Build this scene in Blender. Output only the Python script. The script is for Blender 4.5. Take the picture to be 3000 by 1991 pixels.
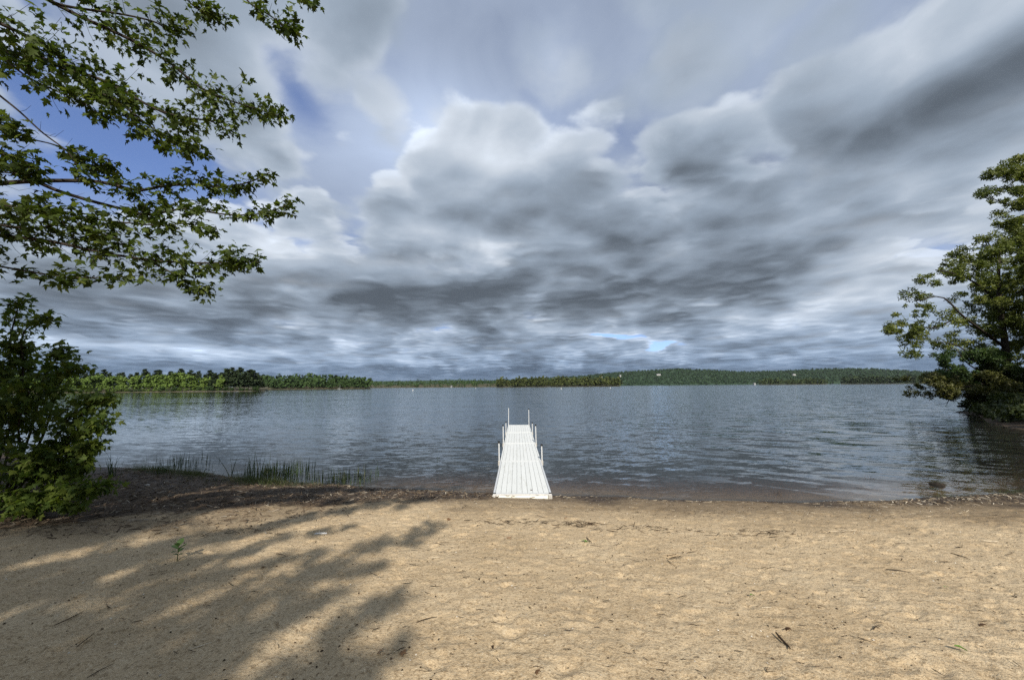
import bpy, bmesh, math, random
import numpy as np
from mathutils import Vector, Matrix, Quaternion

for o in list(bpy.data.objects):
    bpy.data.objects.remove(o, do_unlink=True)
scene = bpy.context.scene
COL = scene.collection
R = math.radians

# ------------------------------------------------------------------ camera
EYE = Vector((0.0, 0.0, 1.6))            # standing on the beach, sand under the feet at z = 0
WATER_Z = -0.80
FPX = 1127.0                              # focal length in photo pixels (3000 px wide)
PITCH, ROLL = math.atan(135.5 / FPX), R(0.45)
cam_data = bpy.data.cameras.new('camera')
cam_data.sensor_width = 36.0
cam_data.lens = 36.0 * FPX / 3000.0
cam_data.clip_start = 0.05
cam_data.clip_end = 60000.0
cam = bpy.data.objects.new('camera', cam_data)
COL.objects.link(cam)
C_F = Vector((0, math.cos(PITCH), math.sin(PITCH)))
C_R = Vector((math.cos(ROLL), 0, -math.sin(ROLL)))
C_R = (C_R - C_F * C_R.dot(C_F)).normalized()
C_U = C_R.cross(C_F)
cam.matrix_world = Matrix(((C_R.x, C_U.x, -C_F.x, EYE.x), (C_R.y, C_U.y, -C_F.y, EYE.y),
                           (C_R.z, C_U.z, -C_F.z, EYE.z), (0, 0, 0, 1)))
scene.camera = cam


def ray(px, py):
    return (C_F * FPX + C_R * (px - 1500.0) - C_U * (py - 995.5)) / FPX


def at_y(px, py, y):
    """point of the place seen at a photo pixel, y metres in front of the camera"""
    d = ray(px, py)
    return EYE + d * (y / d.y)


def on_z(px, py, z):
    d = ray(px, py)
    return EYE + d * ((z - EYE.z) / d.z)


# ------------------------------------------------------------------ render settings
scene.render.engine = 'CYCLES'
scene.cycles.use_adaptive_sampling = True
scene.cycles.adaptive_threshold = 0.01
scene.cycles.use_denoising = False
scene.cycles.denoiser = 'OPENIMAGEDENOISE'
scene.cycles.max_bounces = 8
scene.cycles.diffuse_bounces = 3
scene.cycles.glossy_bounces = 3
scene.cycles.transmission_bounces = 4
scene.cycles.transparent_max_bounces = 8
scene.cycles.volume_bounces = 0
scene.cycles.caustics_reflective = False
scene.cycles.caustics_refractive = False
scene.view_settings.view_transform = 'Standard'
scene.view_settings.look = 'None'
scene.view_settings.gamma = 1.0
scene.view_settings.exposure = 0.25
scene.view_settings.use_curve_mapping = False

# ------------------------------------------------------------------ sun
SUN_EL, SUN_AZ = R(36.0), R(4.5)          # behind the camera, a little to the right
TO_SUN = Vector((math.sin(SUN_AZ) * math.cos(SUN_EL), -math.cos(SUN_AZ) * math.cos(SUN_EL), math.sin(SUN_EL)))
sun_data = bpy.data.lights.new('sun', 'SUN')
sun_data.energy = 5.0
sun_data.angle = R(0.53)
sun_data.color = (1.0, 0.94, 0.84)
sun = bpy.data.objects.new('sun', sun_data)
COL.objects.link(sun)
sun.rotation_euler = TO_SUN.to_track_quat('Z', 'Y').to_euler()


# ------------------------------------------------------------------ node helpers
class S:
    """a shader socket with arithmetic"""
    def __init__(self, tree, sock):
        self.t, self.s = tree, sock

    def _m(self, op, *a, clamp=False):
        n = self.t.nodes.new('ShaderNodeMath')
        n.operation = op
        n.use_clamp = clamp
        for i, v in enumerate((self,) + a):
            put(self.t, n.inputs[i], v)
        return S(self.t, n.outputs[0])

    def __add__(self, o): return self._m('ADD', o)
    def __radd__(self, o): return self._m('ADD', o)
    def __sub__(self, o): return self._m('SUBTRACT', o)
    def __rsub__(self, o): return const(self.t, o)._m('SUBTRACT', self)
    def __mul__(self, o): return self._m('MULTIPLY', o)
    def __rmul__(self, o): return self._m('MULTIPLY', o)
    def __truediv__(self, o): return self._m('DIVIDE', o)
    def __rtruediv__(self, o): return const(self.t, o)._m('DIVIDE', self)
    def pow(self, o): return self._m('POWER', o)
    def max(self, o): return self._m('MAXIMUM', o)
    def min(self, o): return self._m('MINIMUM', o)
    def abs(self): return self._m('ABSOLUTE')
    def clamp(self): return self._m('ADD', 0.0, clamp=True)

    def ramp(self, a, b, c=0.0, d=1.0, smooth=True):
        n = self.t.nodes.new('ShaderNodeMapRange')
        n.interpolation_type = 'SMOOTHSTEP' if smooth else 'LINEAR'
        for i, v in enumerate((self, a, b, c, d)):
            put(self.t, n.inputs[i], v)
        return S(self.t, n.outputs[0])


def const(t, v):
    n = t.nodes.new('ShaderNodeValue')
    n.outputs[0].default_value = v
    return S(t, n.outputs[0])


def put(t, sock, v):
    if isinstance(v, S):
        t.links.new(v.s, sock)
    elif v is not None:
        if isinstance(v, (tuple, list)) and sock.type == 'RGBA' and len(v) == 3:
            v = (*v, 1.0)
        sock.default_value = v


def node(t, kind, ins=None, out=0, **props):
    n = t.nodes.new(kind)
    for k, v in props.items():
        setattr(n, k, v)
    for k, v in (ins or {}).items():
        put(t, n.inputs[k], v)
    return S(t, n.outputs[out])


def xyz(t, x, y, z=0.0):
    return node(t, 'ShaderNodeCombineXYZ', {0: x, 1: y, 2: z})


def noise(t, vec, scale, detail=4.0, rough=0.5, dist=0.0, lac=2.0, w=None, out=0):
    n = t.nodes.new('ShaderNodeTexNoise')
    if w is not None:
        n.noise_dimensions = '4D'
        n.inputs['W'].default_value = w
    put(t, n.inputs['Vector'], vec)
    n.inputs['Scale'].default_value = scale
    n.inputs['Detail'].default_value = detail
    n.inputs['Roughness'].default_value = rough
    n.inputs['Lacunarity'].default_value = lac
    n.inputs['Distortion'].default_value = dist
    return S(t, n.outputs[out])


def mixc(t, fac, a, b, mode='MIX'):
    n = t.nodes.new('ShaderNodeMix')
    n.data_type = 'RGBA'
    n.blend_type = mode
    put(t, n.inputs[0], fac)
    put(t, n.inputs[6], a)
    put(t, n.inputs[7], b)
    return S(t, n.outputs[2])


def lin(r, g, b):
    f = lambda c: (c / 255 / 12.92) if c / 255 <= 0.04045 else ((c / 255 + 0.055) / 1.055) ** 2.4
    return (f(r), f(g), f(b))


# ------------------------------------------------------------------ sky: Nishita air behind decks of cloud
world = bpy.data.worlds.new('World')
scene.world = world
world.use_nodes = True
W = world.node_tree
W.nodes.clear()
world.cycles.sampling_method = 'MANUAL'
world.cycles.sample_map_resolution = 512

tc = node(W, 'ShaderNodeTexCoord', out=0)
sep = W.nodes.new('ShaderNodeSeparateXYZ')
W.links.new(tc.s, sep.inputs[0])
dx, dy, dz = (S(W, sep.outputs[i]) for i in range(3))
az = dx._m('ARCTAN2', dy)                 # compass angle from straight ahead
el = dz._m('ARCSINE')                     # height above the horizon
azel = xyz(W, az, el)


def blob(px, py, wx, wy, rot=0.0):
    """soft patch of the sky round the direction of a photo pixel, sizes in degrees"""
    d = ray(px, py).normalized()
    m = W.nodes.new('ShaderNodeMapping')
    m.vector_type = 'TEXTURE'
    m.inputs['Location'].default_value = (math.atan2(d.x, d.y), math.asin(d.z), 0)
    m.inputs['Rotation'].default_value = (0, 0, R(rot))
    m.inputs['Scale'].default_value = (R(wx), R(wy), 1)
    W.links.new(azel_w.s, m.inputs['Vector'])
    g = node(W, 'ShaderNodeTexGradient', {0: S(W, m.outputs[0])}, out=1, gradient_type='QUADRATIC_SPHERE')
    return g


def total(items):
    acc = None
    for g, k in items:
        v = g * k
        acc = v if acc is None else acc + v
    return acc


up = dz.max(0.0)


def deck(soft):
    """a cloud layer seen in perspective; soft keeps height in the clouds near the horizon"""
    inv = 1.0 / (up + soft)
    return xyz(W, dx * inv, dy * inv)


def vmul(a, b):
    return node(W, 'ShaderNodeVectorMath', {0: a, 1: b}, operation='MULTIPLY')


def vma(a, b, c):
    return node(W, 'ShaderNodeVectorMath', {0: a, 1: b, 2: c}, operation='MULTIPLY_ADD')


def tint(b, c):
    return node(W, 'ShaderNodeVectorMath', {0: c, 3: b}, operation='SCALE')


flat = deck(0.20)
warp = node(W, 'ShaderNodeVectorMath', {0: noise(W, flat, 1.1, 3.0, 0.5, out=1), 1: (0.5, 0.5, 0.5)}, operation='SUBTRACT')
# bend the large patches so that none keeps a clean outline
azel_w = vma(warp, (0.26, 0.11, 0.0), azel)

nish = W.nodes.new('ShaderNodeTexSky')
nish.sky_type = 'NISHITA'
nish.sun_disc = False
nish.sun_elevation = SUN_EL
nish.sun_rotation = math.pi - SUN_AZ
nish.altitude = 100
nish.air_density = 1.0
nish.dust_density = 0.3
nish.ozone_density = 4.0
SKY_STRENGTH = 0.13
blue = S(W, nish.outputs[0])
blue = mixc(W, 1.0, blue, (1.0, 0.98, 1.20), 'MULTIPLY')

# coverage: where the deck is thin or open, and where it is thick
cover = total([
    (blob(330, 400, 30, 13, -25), -0.38), (blob(890, 310, 16, 8, -35), -0.36), (blob(60, 470, 22, 12, 0), -0.18), (blob(560, 480, 14, 6, -20), -0.20),
    (blob(1975, 996, 4.2, 1.1, 4), -1.0), (blob(1790, 985, 11, 0.8, -2), -0.60),
    (blob(1150, 200, 24, 9, -20), -0.14), (blob(1450, 40, 24, 8, 0), -0.08),
    (blob(2350, 460, 34, 8, 12), 0.22), (blob(1900, 820, 34, 9, 0), 0.18), (blob(2600, 560, 24, 9, 10), 0.12),
    (blob(1100, 860, 26, 6, 0), 0.16), (blob(1450, 560, 24, 14, 0), 0.16), (blob(1420, 715, 7, 4, 0), 0.16)])
# light: flanks and tops the sun reaches; shade: thick bases
glow = total([
    (blob(1250, 400, 22, 12, 10), 0.42), (blob(1480, 480, 22, 10, 15), 0.46), (blob(1626, 190, 10, 11, 40), 0.16), (blob(1230, 670, 15, 5, 0), 0.48), (blob(1420, 730, 8, 4, 0), 0.24),
    (blob(815, 745, 14, 5.5, 0), 0.52), (blob(2530, 790, 24, 8, 20), 0.50), (blob(2660, 890, 14, 4, 10), 0.30), (blob(450, 1004, 50, 2.4, 0), 0.52), (blob(1250, 1000, 24, 1.6, 0), 0.14),
    (blob(2950, 50, 24, 6, 15), 0.30), (blob(2150, 150, 30, 8, 15), 0.07), (blob(1900, 955, 30, 2.0, 0), 0.20), (blob(2450, 610, 30, 5, 12), 0.10),
    (blob(2100, 500, 24, 5, 4), -0.30), (blob(2500, 440, 20, 5.5, 16), -0.14), (blob(2850, 300, 20, 6, 22), -0.13),
    (blob(1080, 860, 18, 4.5, 0), -0.30), (blob(1400, 885, 22, 4.2, 0), -0.32), (blob(1800, 830, 22, 4.8, 6), -0.32), (blob(2200, 830, 18, 4.6, 6), -0.30), (blob(1800, 940, 26, 2.4, 0), -0.14),
    (blob(1350, 615, 20, 3.5, 0), -0.08), (blob(1600, 865, 70, 5.5, 0), -0.10), (blob(1650, 1078, 90, 2.8, 0), -0.20), (blob(1950, 680, 24, 5, 8), -0.08), (blob(300, 880, 34, 5.0, 0), -0.16), (blob(700, 930, 30, 2.5, 0), -0.10), (blob(2800, 700, 20, 5, 0), -0.05), (blob(1500, 40, 60, 10, 0), -0.08), (blob(2400, 330, 24, 7, 14), 0.16), (blob(650, 220, 20, 12, 0), 0.26)])


persp = deck(el.ramp(R(3.0), R(30.0), 0.17, 0.36, smooth=False))


def field(base, h, scale, z, detail, rough, k):
    p = vma(warp, (k, k, 0), base)
    p = vma(p, (h, h, 1.0), (0, 0, z))
    return noise(W, p, scale, detail, rough)


f_hi = field(flat, 1.0, 1.0, 3.7, 6.0, 0.55, 0.7)                  # high veil
a_hi = ((f_hi - 0.5) * 1.5 + 0.5 + cover).ramp(0.08, 0.60, 0.08, 0.95)
b_hi = (0.45 + glow * 0.8 + (f_hi - 0.5) * 0.5).max(0.12)
col = node(W, 'ShaderNodeVectorMath', {0: blue, 3: SKY_STRENGTH}, operation='SCALE')
col = mixc(W, a_hi, col, tint(b_hi, (0.80, 0.96, 1.26)))

# the heaped deck: slices from the sunlit heads down to the flat grey bases
low = el.ramp(R(42.0), R(12.0))
drift = vma(warp, (0.20, 0.20, 0), persp)


def slab(u, scale, z):
    p = node(W, 'ShaderNodeVectorMath', {0: drift, 3: 1.0 + u * (0.05 + low * 0.20)}, operation='SCALE')
    p = node(W, 'ShaderNodeVectorMath', {0: p, 1: (0, 0, z)}, operation='ADD')
    f = noise(W, p, scale, 7.0, 0.50)
    v = W.nodes.new('ShaderNodeTexVoronoi')                         # rounded heads on the swellings
    v.feature = 'F1'
    v.voronoi_dimensions = '2D'
    put(W, v.inputs['Vector'], p)
    v.inputs['Scale'].default_value = scale * 2.6
    v.inputs['Detail'].default_value = 0.0
    v.inputs['Roughness'].default_value = 0.5
    return f + (0.45 - S(W, v.outputs['Distance'])) * 0.19


hide = cover * 0.66 + low * 0.06
N_SL = 7
prev = None
for i in range(N_SL - 1, -1, -1):
    u = i / (N_SL - 1)
    f = slab(u, 2.3, 7.1 + 0.10 * i)
    d = f + hide - (0.455 + 0.09 * u * u - 0.015 * (1 - u))
    al = d.ramp(0.0, 0.055 + 0.06 * (1 - u)) * (0.78 if i else 0.62)
    shade_in = d.ramp(0.0, 0.36) * (0.25 - 0.09 * u)                # thicker is greyer
    br = 0.395 + 0.38 * u ** 0.8 + glow * (0.70 + 0.32 * u) - shade_in
    if prev is not None:
        br = br + (f - prev) * 1.45                                 # swellings of the under side
    prev = f
    br = br.max(0.125)
    col = mixc(W, al, col, tint(br, mixc(W, br.ramp(0.35, 0.75), (0.82, 1.0, 1.24), (0.91, 1.0, 1.12))))
band = el.ramp(R(4.0), R(1.2))                                      # far bases run together into a blue bar
blue_far = el.ramp(R(12.0), R(0.5))
col = mixc(W, blue_far * 0.6, col, mixc(W, 1.0, col, (0.74, 0.93, 1.18), 'MULTIPLY'))
col = mixc(W, band * 0.6, col, tint((0.20 + glow * 0.5).max(0.1), (0.60, 0.98, 1.62)))
bg = node(W, 'ShaderNodeBackground', {0: col, 1: 0.82})
wo = W.nodes.new('ShaderNodeOutputWorld')
W.links.new(bg.s, wo.inputs[0])

# ------------------------------------------------------------------ mesh helpers
rng = np.random.default_rng(11)
random.seed(11)


def mesh_np(name, verts, faces, mat=None, parent=None, smooth=False, link=True):
    """verts (n,3), faces list or (m,k) array -> one linked mesh object"""
    me = bpy.data.meshes.new(name)
    verts = np.asarray(verts, dtype=np.float32)
    if isinstance(faces, np.ndarray):
        m, k = faces.shape
        me.vertices.add(len(verts))
        me.vertices.foreach_set('co', verts.ravel())
        me.loops.add(m * k)
        me.loops.foreach_set('vertex_index', faces.astype(np.int32).ravel())
        me.polygons.add(m)
        me.polygons.foreach_set('loop_start', np.arange(0, m * k, k, dtype=np.int32))
        if smooth:
            me.polygons.foreach_set('use_smooth', np.ones(m, dtype=bool))
        me.update(calc_edges=True)
        me.validate()
    else:
        me.from_pydata([tuple(v) for v in verts], [], faces)
        if smooth:
            me.polygons.foreach_set('use_smooth', np.ones(len(me.polygons), dtype=bool))
        me.update()
    if mat:
        me.materials.append(mat)
    ob = bpy.data.objects.new(name, me)
    if link:
        COL.objects.link(ob)
    if parent:
        ob.parent = parent
    return ob


def tag(o, label=None, cat=None, group=None, kind=None):
    for k, v in (('label', label), ('category', cat), ('group', group), ('kind', kind)):
        if v:
            o[k] = v
    return o


def thing(name, label, cat, loc=(0, 0, 0), rot=(0, 0, 0), group=None):
    o = bpy.data.objects.new(name, None)
    o.empty_display_size = 0.1
    COL.objects.link(o)
    o.location = loc
    o.rotation_euler = rot
    return tag(o, label, cat, group)


def copy_tree(o, parent=None):
    c = o.copy()
    COL.objects.link(c)
    c.parent = parent
    for ch in list(o.children):
        copy_tree(ch, c)
    return c


class MB:
    """collects tubes and boxes into one mesh"""
    def __init__(self):
        self.v, self.f = [], []

    def add(self, v, f):
        n = len(self.v)
        self.v += [tuple(p) for p in v]
        self.f += [tuple(i + n for i in q) for q in f]

    def tube(self, pts, rad, sides=6, cap=True):
        pts = [Vector(p) for p in pts]
        n0 = len(self.v)
        side = None
        for i, p in enumerate(pts):
            t = (pts[min(i + 1, len(pts) - 1)] - pts[max(i - 1, 0)]).normalized()
            if side is None:
                side = t.orthogonal().normalized()
            side = (side - t * side.dot(t)).normalized()
            b = t.cross(side)
            r = rad[i] if hasattr(rad, '__len__') else rad
            for k in range(sides):
                a = 2 * math.pi * k / sides
                self.v.append(tuple(p + (side * math.cos(a) + b * math.sin(a)) * r))
        for i in range(len(pts) - 1):
            for k in range(sides):
                a, b2 = n0 + i * sides + k, n0 + i * sides + (k + 1) % sides
                self.f.append((a, b2, b2 + sides, a + sides))
        if cap:
            self.f.append(tuple(n0 + k for k in reversed(range(sides))))
            self.f.append(tuple(n0 + (len(pts) - 1) * sides + k for k in range(sides)))

    def box(self, x0, x1, y0, y1, z0, z1):
        self.add([(x0, y0, z0), (x1, y0, z0), (x1, y1, z0), (x0, y1, z0), (x0, y0, z1), (x1, y0, z1), (x1, y1, z1), (x0, y1, z1)],
                 [(0, 3, 2, 1), (4, 5, 6, 7), (0, 1, 5, 4), (1, 2, 6, 5), (2, 3, 7, 6), (3, 0, 4, 7)])

    def build(self, name, mat, parent=None, smooth=False, bevel=0.0):
        if bevel:
            bm = bmesh.new()
            vs = [bm.verts.new(p) for p in self.v]
            for q in self.f:
                bm.faces.new([vs[i] for i in q])
            bmesh.ops.bevel(bm, geom=bm.edges[:], offset=bevel, segments=1, affect='EDGES')
            me = bpy.data.meshes.new(name)
            bm.to_mesh(me)
            bm.free()
            me.materials.append(mat)
            ob = bpy.data.objects.new(name, me)
            COL.objects.link(ob)
            if parent:
                ob.parent = parent
            return ob
        return mesh_np(name, self.v, self.f, mat, parent, smooth)


def _hash(ix, iy, seed):
    h = (ix.astype(np.int64) * 374761393 + iy.astype(np.int64) * 668265263 + seed * 1274126177) & 0xFFFFFFFF
    h = ((h ^ (h >> 13)) * 1274126177) & 0xFFFFFFFF
    return ((h ^ (h >> 16)) & 0xFFFF) / 65535.0


def vnoise(x, y, seed=0):
    """smooth value noise, -1..1, one feature per unit"""
    x, y = np.asarray(x, float), np.asarray(y, float)
    ix, iy = np.floor(x), np.floor(y)
    fx, fy = x - ix, y - iy
    fx, fy = fx * fx * (3 - 2 * fx), fy * fy * (3 - 2 * fy)
    a, b = _hash(ix, iy, seed), _hash(ix + 1, iy, seed)
    c, d = _hash(ix, iy + 1, seed), _hash(ix + 1, iy + 1, seed)
    return (a + (b - a) * fx + (c - a) * fy + (a - b - c + d) * fx * fy) * 2 - 1


def fbm(x, y, seed=0, octaves=4, gain=0.5):
    s, amp = 0.0, 1.0
    for o in range(octaves):
        s = s + amp * vnoise(np.asarray(x) * 2 ** o + 17.3 * o, np.asarray(y) * 2 ** o - 9.1 * o, seed + o)
        amp *= gain
    return s


def sstep(a, b, x):
    t = np.clip((np.asarray(x, float) - a) / (b - a), 0, 1)
    return t * t * (3 - 2 * t)


# ------------------------------------------------------------------ materials
def material(name):
    m = bpy.data.materials.new(name)
    m.use_nodes = True
    t = m.node_tree
    t.nodes.clear()
    out = t.nodes.new('ShaderNodeOutputMaterial')
    return m, t, out


def principled(t, out, color, rough=0.7, spec=0.3, normal=None, metallic=0.0):
    p = t.nodes.new('ShaderNodeBsdfPrincipled')
    put(t, p.inputs['Base Color'], color)
    put(t, p.inputs['Roughness'], rough)
    put(t, p.inputs['Metallic'], metallic)
    put(t, p.inputs['Specular IOR Level'], spec)
    if normal is not None:
        put(t, p.inputs['Normal'], normal)
    if out is not None:
        t.links.new(p.outputs[0], out.inputs[0])
    return S(t, p.outputs[0])


def bump(t, height, dist, strength=1.0):
    return node(t, 'ShaderNodeBump', {'Height': height, 'Distance': dist, 'Strength': strength})


def ramp_colors(t, fac, stops):
    n = t.nodes.new('ShaderNodeValToRGB')
    e = n.color_ramp.elements
    while len(e) < len(stops):
        e.new(0.5)
    for q, (p, c) in zip(e, stops):
        q.position = p
        q.color = (*c, 1)
    put(t, n.inputs[0], fac)
    return S(t, n.outputs[0])


def leaf_material(name, stops, translucent=0.35, trans_gain=1.6, rough=0.5, spec=0.35, big=None):
    """leaf blades that let some light through; each blade takes its own shade of the range"""
    m, t, out = material(name)
    isl = node(t, 'ShaderNodeNewGeometry', out='Random Per Island')
    obr = node(t, 'ShaderNodeObjectInfo', out='Random')
    f = (isl + obr)._m('FRACT')
    if big:
        pos = node(t, 'ShaderNodeNewGeometry', out='Position')
        f = (f * 0.55 + noise(t, pos, big, 2.0, 0.5).ramp(0.3, 0.7) * 0.45)
    c = ramp_colors(t, f, stops)
    p = principled(t, None, c, rough, spec)
    tr = node(t, 'ShaderNodeBsdfTranslucent', {0: mixc(t, 1.0, c, (trans_gain, trans_gain * 1.05, trans_gain * 0.55), 'MULTIPLY')})
    mx = node(t, 'ShaderNodeMixShader', {0: translucent, 1: p, 2: tr})
    t.links.new(mx.s, out.inputs[0])
    return m


def varied_material(name, stops, rough=0.8, spec=0.2, grain=None):
    m, t, out = material(name)
    isl = node(t, 'ShaderNodeNewGeometry', out='Random Per Island')
    obr = node(t, 'ShaderNodeObjectInfo', out='Random')
    f = (isl + obr)._m('FRACT')
    nrm = None
    if grain:
        g = noise(t, node(t, 'ShaderNodeTexCoord', out=3), grain, 4.0, 0.6)
        f = (f * 0.7 + g.ramp(0.3, 0.7) * 0.3)
        nrm = bump(t, g, 0.02, 0.6)
    principled(t, out, ramp_colors(t, f, stops), rough, spec, nrm)
    return m


def bark_material(name, a, b, scale=14.0):
    m, t, out = material(name)
    co = node(t, 'ShaderNodeTexCoord', out=3)
    co = node(t, 'ShaderNodeVectorMath', {0: co, 1: (1, 1, 0.3)}, operation='MULTIPLY')
    g = noise(t, co, scale, 6.0, 0.65)
    principled(t, out, mixc(t, g.ramp(0.3, 0.7), a, b), 0.9, 0.15, bump(t, g, 0.03, 0.8))
    return m


BARK = bark_material('bark_grey_brown', (0.030, 0.024, 0.018), (0.09, 0.075, 0.06))
BARK_DARK = bark_material('bark_dark', (0.018, 0.014, 0.011), (0.055, 0.045, 0.036))

# ------------------------------------------------------------------ leaf shapes (unit length, stalk at the origin, tip towards +y)
_half = [(0.05, 0.01), (0.16, 0.05), (0.40, 0.00), (0.29, 0.17), (0.37, 0.27), (0.60, 0.52), (0.38, 0.47), (0.31, 0.52),
         (0.15, 0.46), (0.24, 0.68), (0.13, 0.74)]
_out2 = [(0.0, -0.02)] + _half + [(0.0, 1.0)] + [(-x, y) for x, y in reversed(_half)]


def maple_leaf(curl=0.25):
    v = [(0.0, 0.36, 0.03)]
    v += [(x, y, -curl * (x * x + 0.5 * (y - 0.35) ** 2) + 0.06 * abs(x)) for x, y in _out2]
    n = len(_out2)
    f = [(0, 1 + i, 1 + (i + 1) % n) for i in range(n)]
    return np.array(v), np.array(f)


def oval_leaf(w=0.5, curl=0.3):
    o = [(0, 0), (0.30, 0.2), (0.5, 0.5), (0.3, 0.82), (0, 1.0), (-0.3, 0.82), (-0.5, 0.5), (-0.3, 0.2)]
    v = [(0, 0.5, 0.0)] + [(x * w * 2, y, abs(x) * 0.25 - curl * (y - 0.5) ** 2) for x, y in o]
    f = [(0, 1 + i, 1 + (i + 1) % 8) for i in range(8)]
    return np.array(v), np.array(f)


def clump_leaf():
    """a small spray of a few leaves for distant crowns: three bent blades"""
    v, f = [], []
    for k, (ang, tilt) in enumerate(((0.0, 0.2), (2.2, -0.3), (4.1, 0.5))):
        c, s = math.cos(ang), math.sin(ang)
        q = [(0, 0, 0), (0.26, 0.45, 0.12 * tilt), (0, 1.0, tilt * 0.5), (-0.26, 0.45, 0.1)]
        n = len(v)
        v += [(x * c - y * s, x * s + y * c, z) for x, y, z in q]
        f += [(n, n + 1, n + 2), (n, n + 2, n + 3)]
    return np.array(v), np.array(f)


def frames(d, nrm):
    """rotation matrices whose columns are side, tip direction, blade normal"""
    d = d / np.linalg.norm(d, axis=1, keepdims=True)
    nrm = nrm - d * np.sum(d * nrm, axis=1, keepdims=True)
    nrm /= np.linalg.norm(nrm, axis=1, keepdims=True) + 1e-9
    s = np.cross(d, nrm)
    return np.stack([s, d, nrm], axis=2)


def scatter(template, pos, rot, size):
    tv, tf = template
    n, k = len(pos), len(tv)
    v = np.einsum('nij,kj->nki', rot, tv) * np.asarray(size).reshape(-1, 1, 1) + np.asarray(pos)[:, None, :]
    f = tf[None, :, :] + (np.arange(n) * k)[:, None, None]
    return v.reshape(-1, 3), f.reshape(-1, tf.shape[1])


# ------------------------------------------------------------------ lie of the land
SHORE_X = np.array([-6000, -300, -80, -40, -19.4, -13.2, -12.0, -9.24, -5.66, -3.32, -2.0, -0.5, 1.1, 3.58, 5.61, 7.74, 9.03, 11.3,
                    14.0, 18.0, 22.0, 26.0, 30.0, 36.0, 40.3, 44.0, 60.0, 200.0, 6000.0])
SHORE_Y = np.array([400, 60, 30, 21, 15.2, 12.4, 12.1, 11.4, 10.13, 9.63, 9.31, 9.15, 8.85, 8.48, 8.28, 8.3, 8.45, 8.9,
                    9.9, 12.2, 15.6, 19.7, 24.0, 30.6, 34.9, 36.0, 49.0, 158.0, 4700.0])


def shore_y(x):
    x = np.asarray(x, float)
    return np.interp(x, SHORE_X, SHORE_Y) + 0.10 * vnoise(x * 0.9, x * 0, 5) + 0.04 * vnoise(x * 3.1, x * 0, 6)


def inland(x, y):
    x, y = np.asarray(x, float), np.asarray(y, float)
    k = 1 - 0.25 * sstep(10, 16, x)
    return (shore_y(x) - y) * k


def ground_base(x, y):
    x, y = np.asarray(x, float), np.asarray(y, float)
    s = inland(x, y)
    land = 0.118 * s - 0.0028 * np.clip(s, 0, 12) ** 2 + 0.02
    land = np.where(s > 12, 0.118 * 12 - 0.0028 * 144 + 0.02 + 0.01 * (s - 12), land)
    land = np.minimum(land, 1.5 + 0.0 * s)
    wet = np.maximum(0.095 * s - 0.0006 * s * s * (s > -60), -2.6)
    z = WATER_Z + np.where(s > 0, land, np.where(s > -60, wet, -2.6))
    z = z + 0.02 * sstep(-0.3, 0.3, s) - 0.02
    # the wooded point on the right stands on a low cut bank
    z = z + 0.40 * sstep(23, 29, x) * sstep(0.1, 1.6, s)
    # grassy hummock on the left shore
    z = z + 0.10 * np.exp(-(((x + 10.0) / 3.0) ** 2 + ((s - 0.7) / 0.7) ** 2))
    return z


_dim = [(rng.uniform(-8, 10), rng.uniform(1.6, 8.0), rng.uniform(0.025, 0.075), rng.uniform(0, math.pi), rng.uniform(0.004, 0.014))
        for _ in range(3600)]


def ground_z(x, y, fine=True):
    x, y = np.asarray(x, float), np.asarray(y, float)
    z = ground_base(x, y)
    near = sstep(60, 20, np.abs(x)) * sstep(40, 18, np.abs(y))
    s = inland(x, y)
    dry = sstep(0.2, 2.0, s)
    z = z + near * (0.022 * fbm(x / 1.9, y / 1.4, 21, 2) * (0.3 + 0.7 * dry))
    if fine:
        z = z + near * dry * (0.0055 * fbm(x / 0.30, y / 0.26, 31, 2) + 0.0055 * fbm(x / 0.10, y / 0.09, 41, 2))
        z = z + near * (1 - dry) * 0.003 * fbm(x / 0.2, y / 0.12, 51, 2)
    return z


def on_ground(px, py):
    d = ray(px, py)
    z = -0.5
    for _ in range(12):
        p = EYE + d * ((z - EYE.z) / d.z)
        z = float(ground_z(p.x, p.y))
    return Vector((p.x, p.y, z))


def steps(a, b, h0, h1, n=400):
    """coordinates from a to b whose spacing grows from h0 to h1"""
    out, p = [a], a
    while p < b:
        t = (p - a) / (b - a)
        p += h0 * (h1 / h0) ** t
        out.append(min(p, b))
    return out


def grow(a, sign, h, far, k=1.22):
    out, p = [], a
    while abs(p) < far:
        h *= k
        p += sign * h
        out.append(p)
    return out


xs = np.array(sorted(grow(-9.5, -1, 0.05, 9000) + list(np.arange(-9.5, 10.5, 0.027)) + grow(10.5, 1, 0.05, 9000)))
ys = np.array(sorted(grow(1.9, -1, 0.03, 200, 1.25) + steps(1.9, 9.8, 0.016, 0.034) + grow(9.8, 1, 0.04, 9000)))
GX, GY = np.meshgrid(xs, ys)
GZ = ground_z(GX, GY)
for cx, cy, r, a, dpt in _dim:                                   # scuffs and footprints
    i0, i1 = np.searchsorted(ys, (cy - 0.5, cy + 0.5))
    j0, j1 = np.searchsorted(xs, (cx - 0.5, cx + 0.5))
    if cy > float(shore_y(cx)) - 1.2:
        continue
    ux = (GX[i0:i1, j0:j1] - cx) * math.cos(a) + (GY[i0:i1, j0:j1] - cy) * math.sin(a)
    uy = -(GX[i0:i1, j0:j1] - cx) * math.sin(a) + (GY[i0:i1, j0:j1] - cy) * math.cos(a)
    q = (ux / (r * 1.5)) ** 2 + (uy / (r * 0.8)) ** 2
    GZ[i0:i1, j0:j1] += -dpt * np.exp(-q) + dpt * 0.55 * np.exp(-((np.sqrt(q) - 1.35) / 0.35) ** 2)
nx, ny = len(xs), len(ys)
idx = np.arange(nx * ny).reshape(ny, nx)
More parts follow.
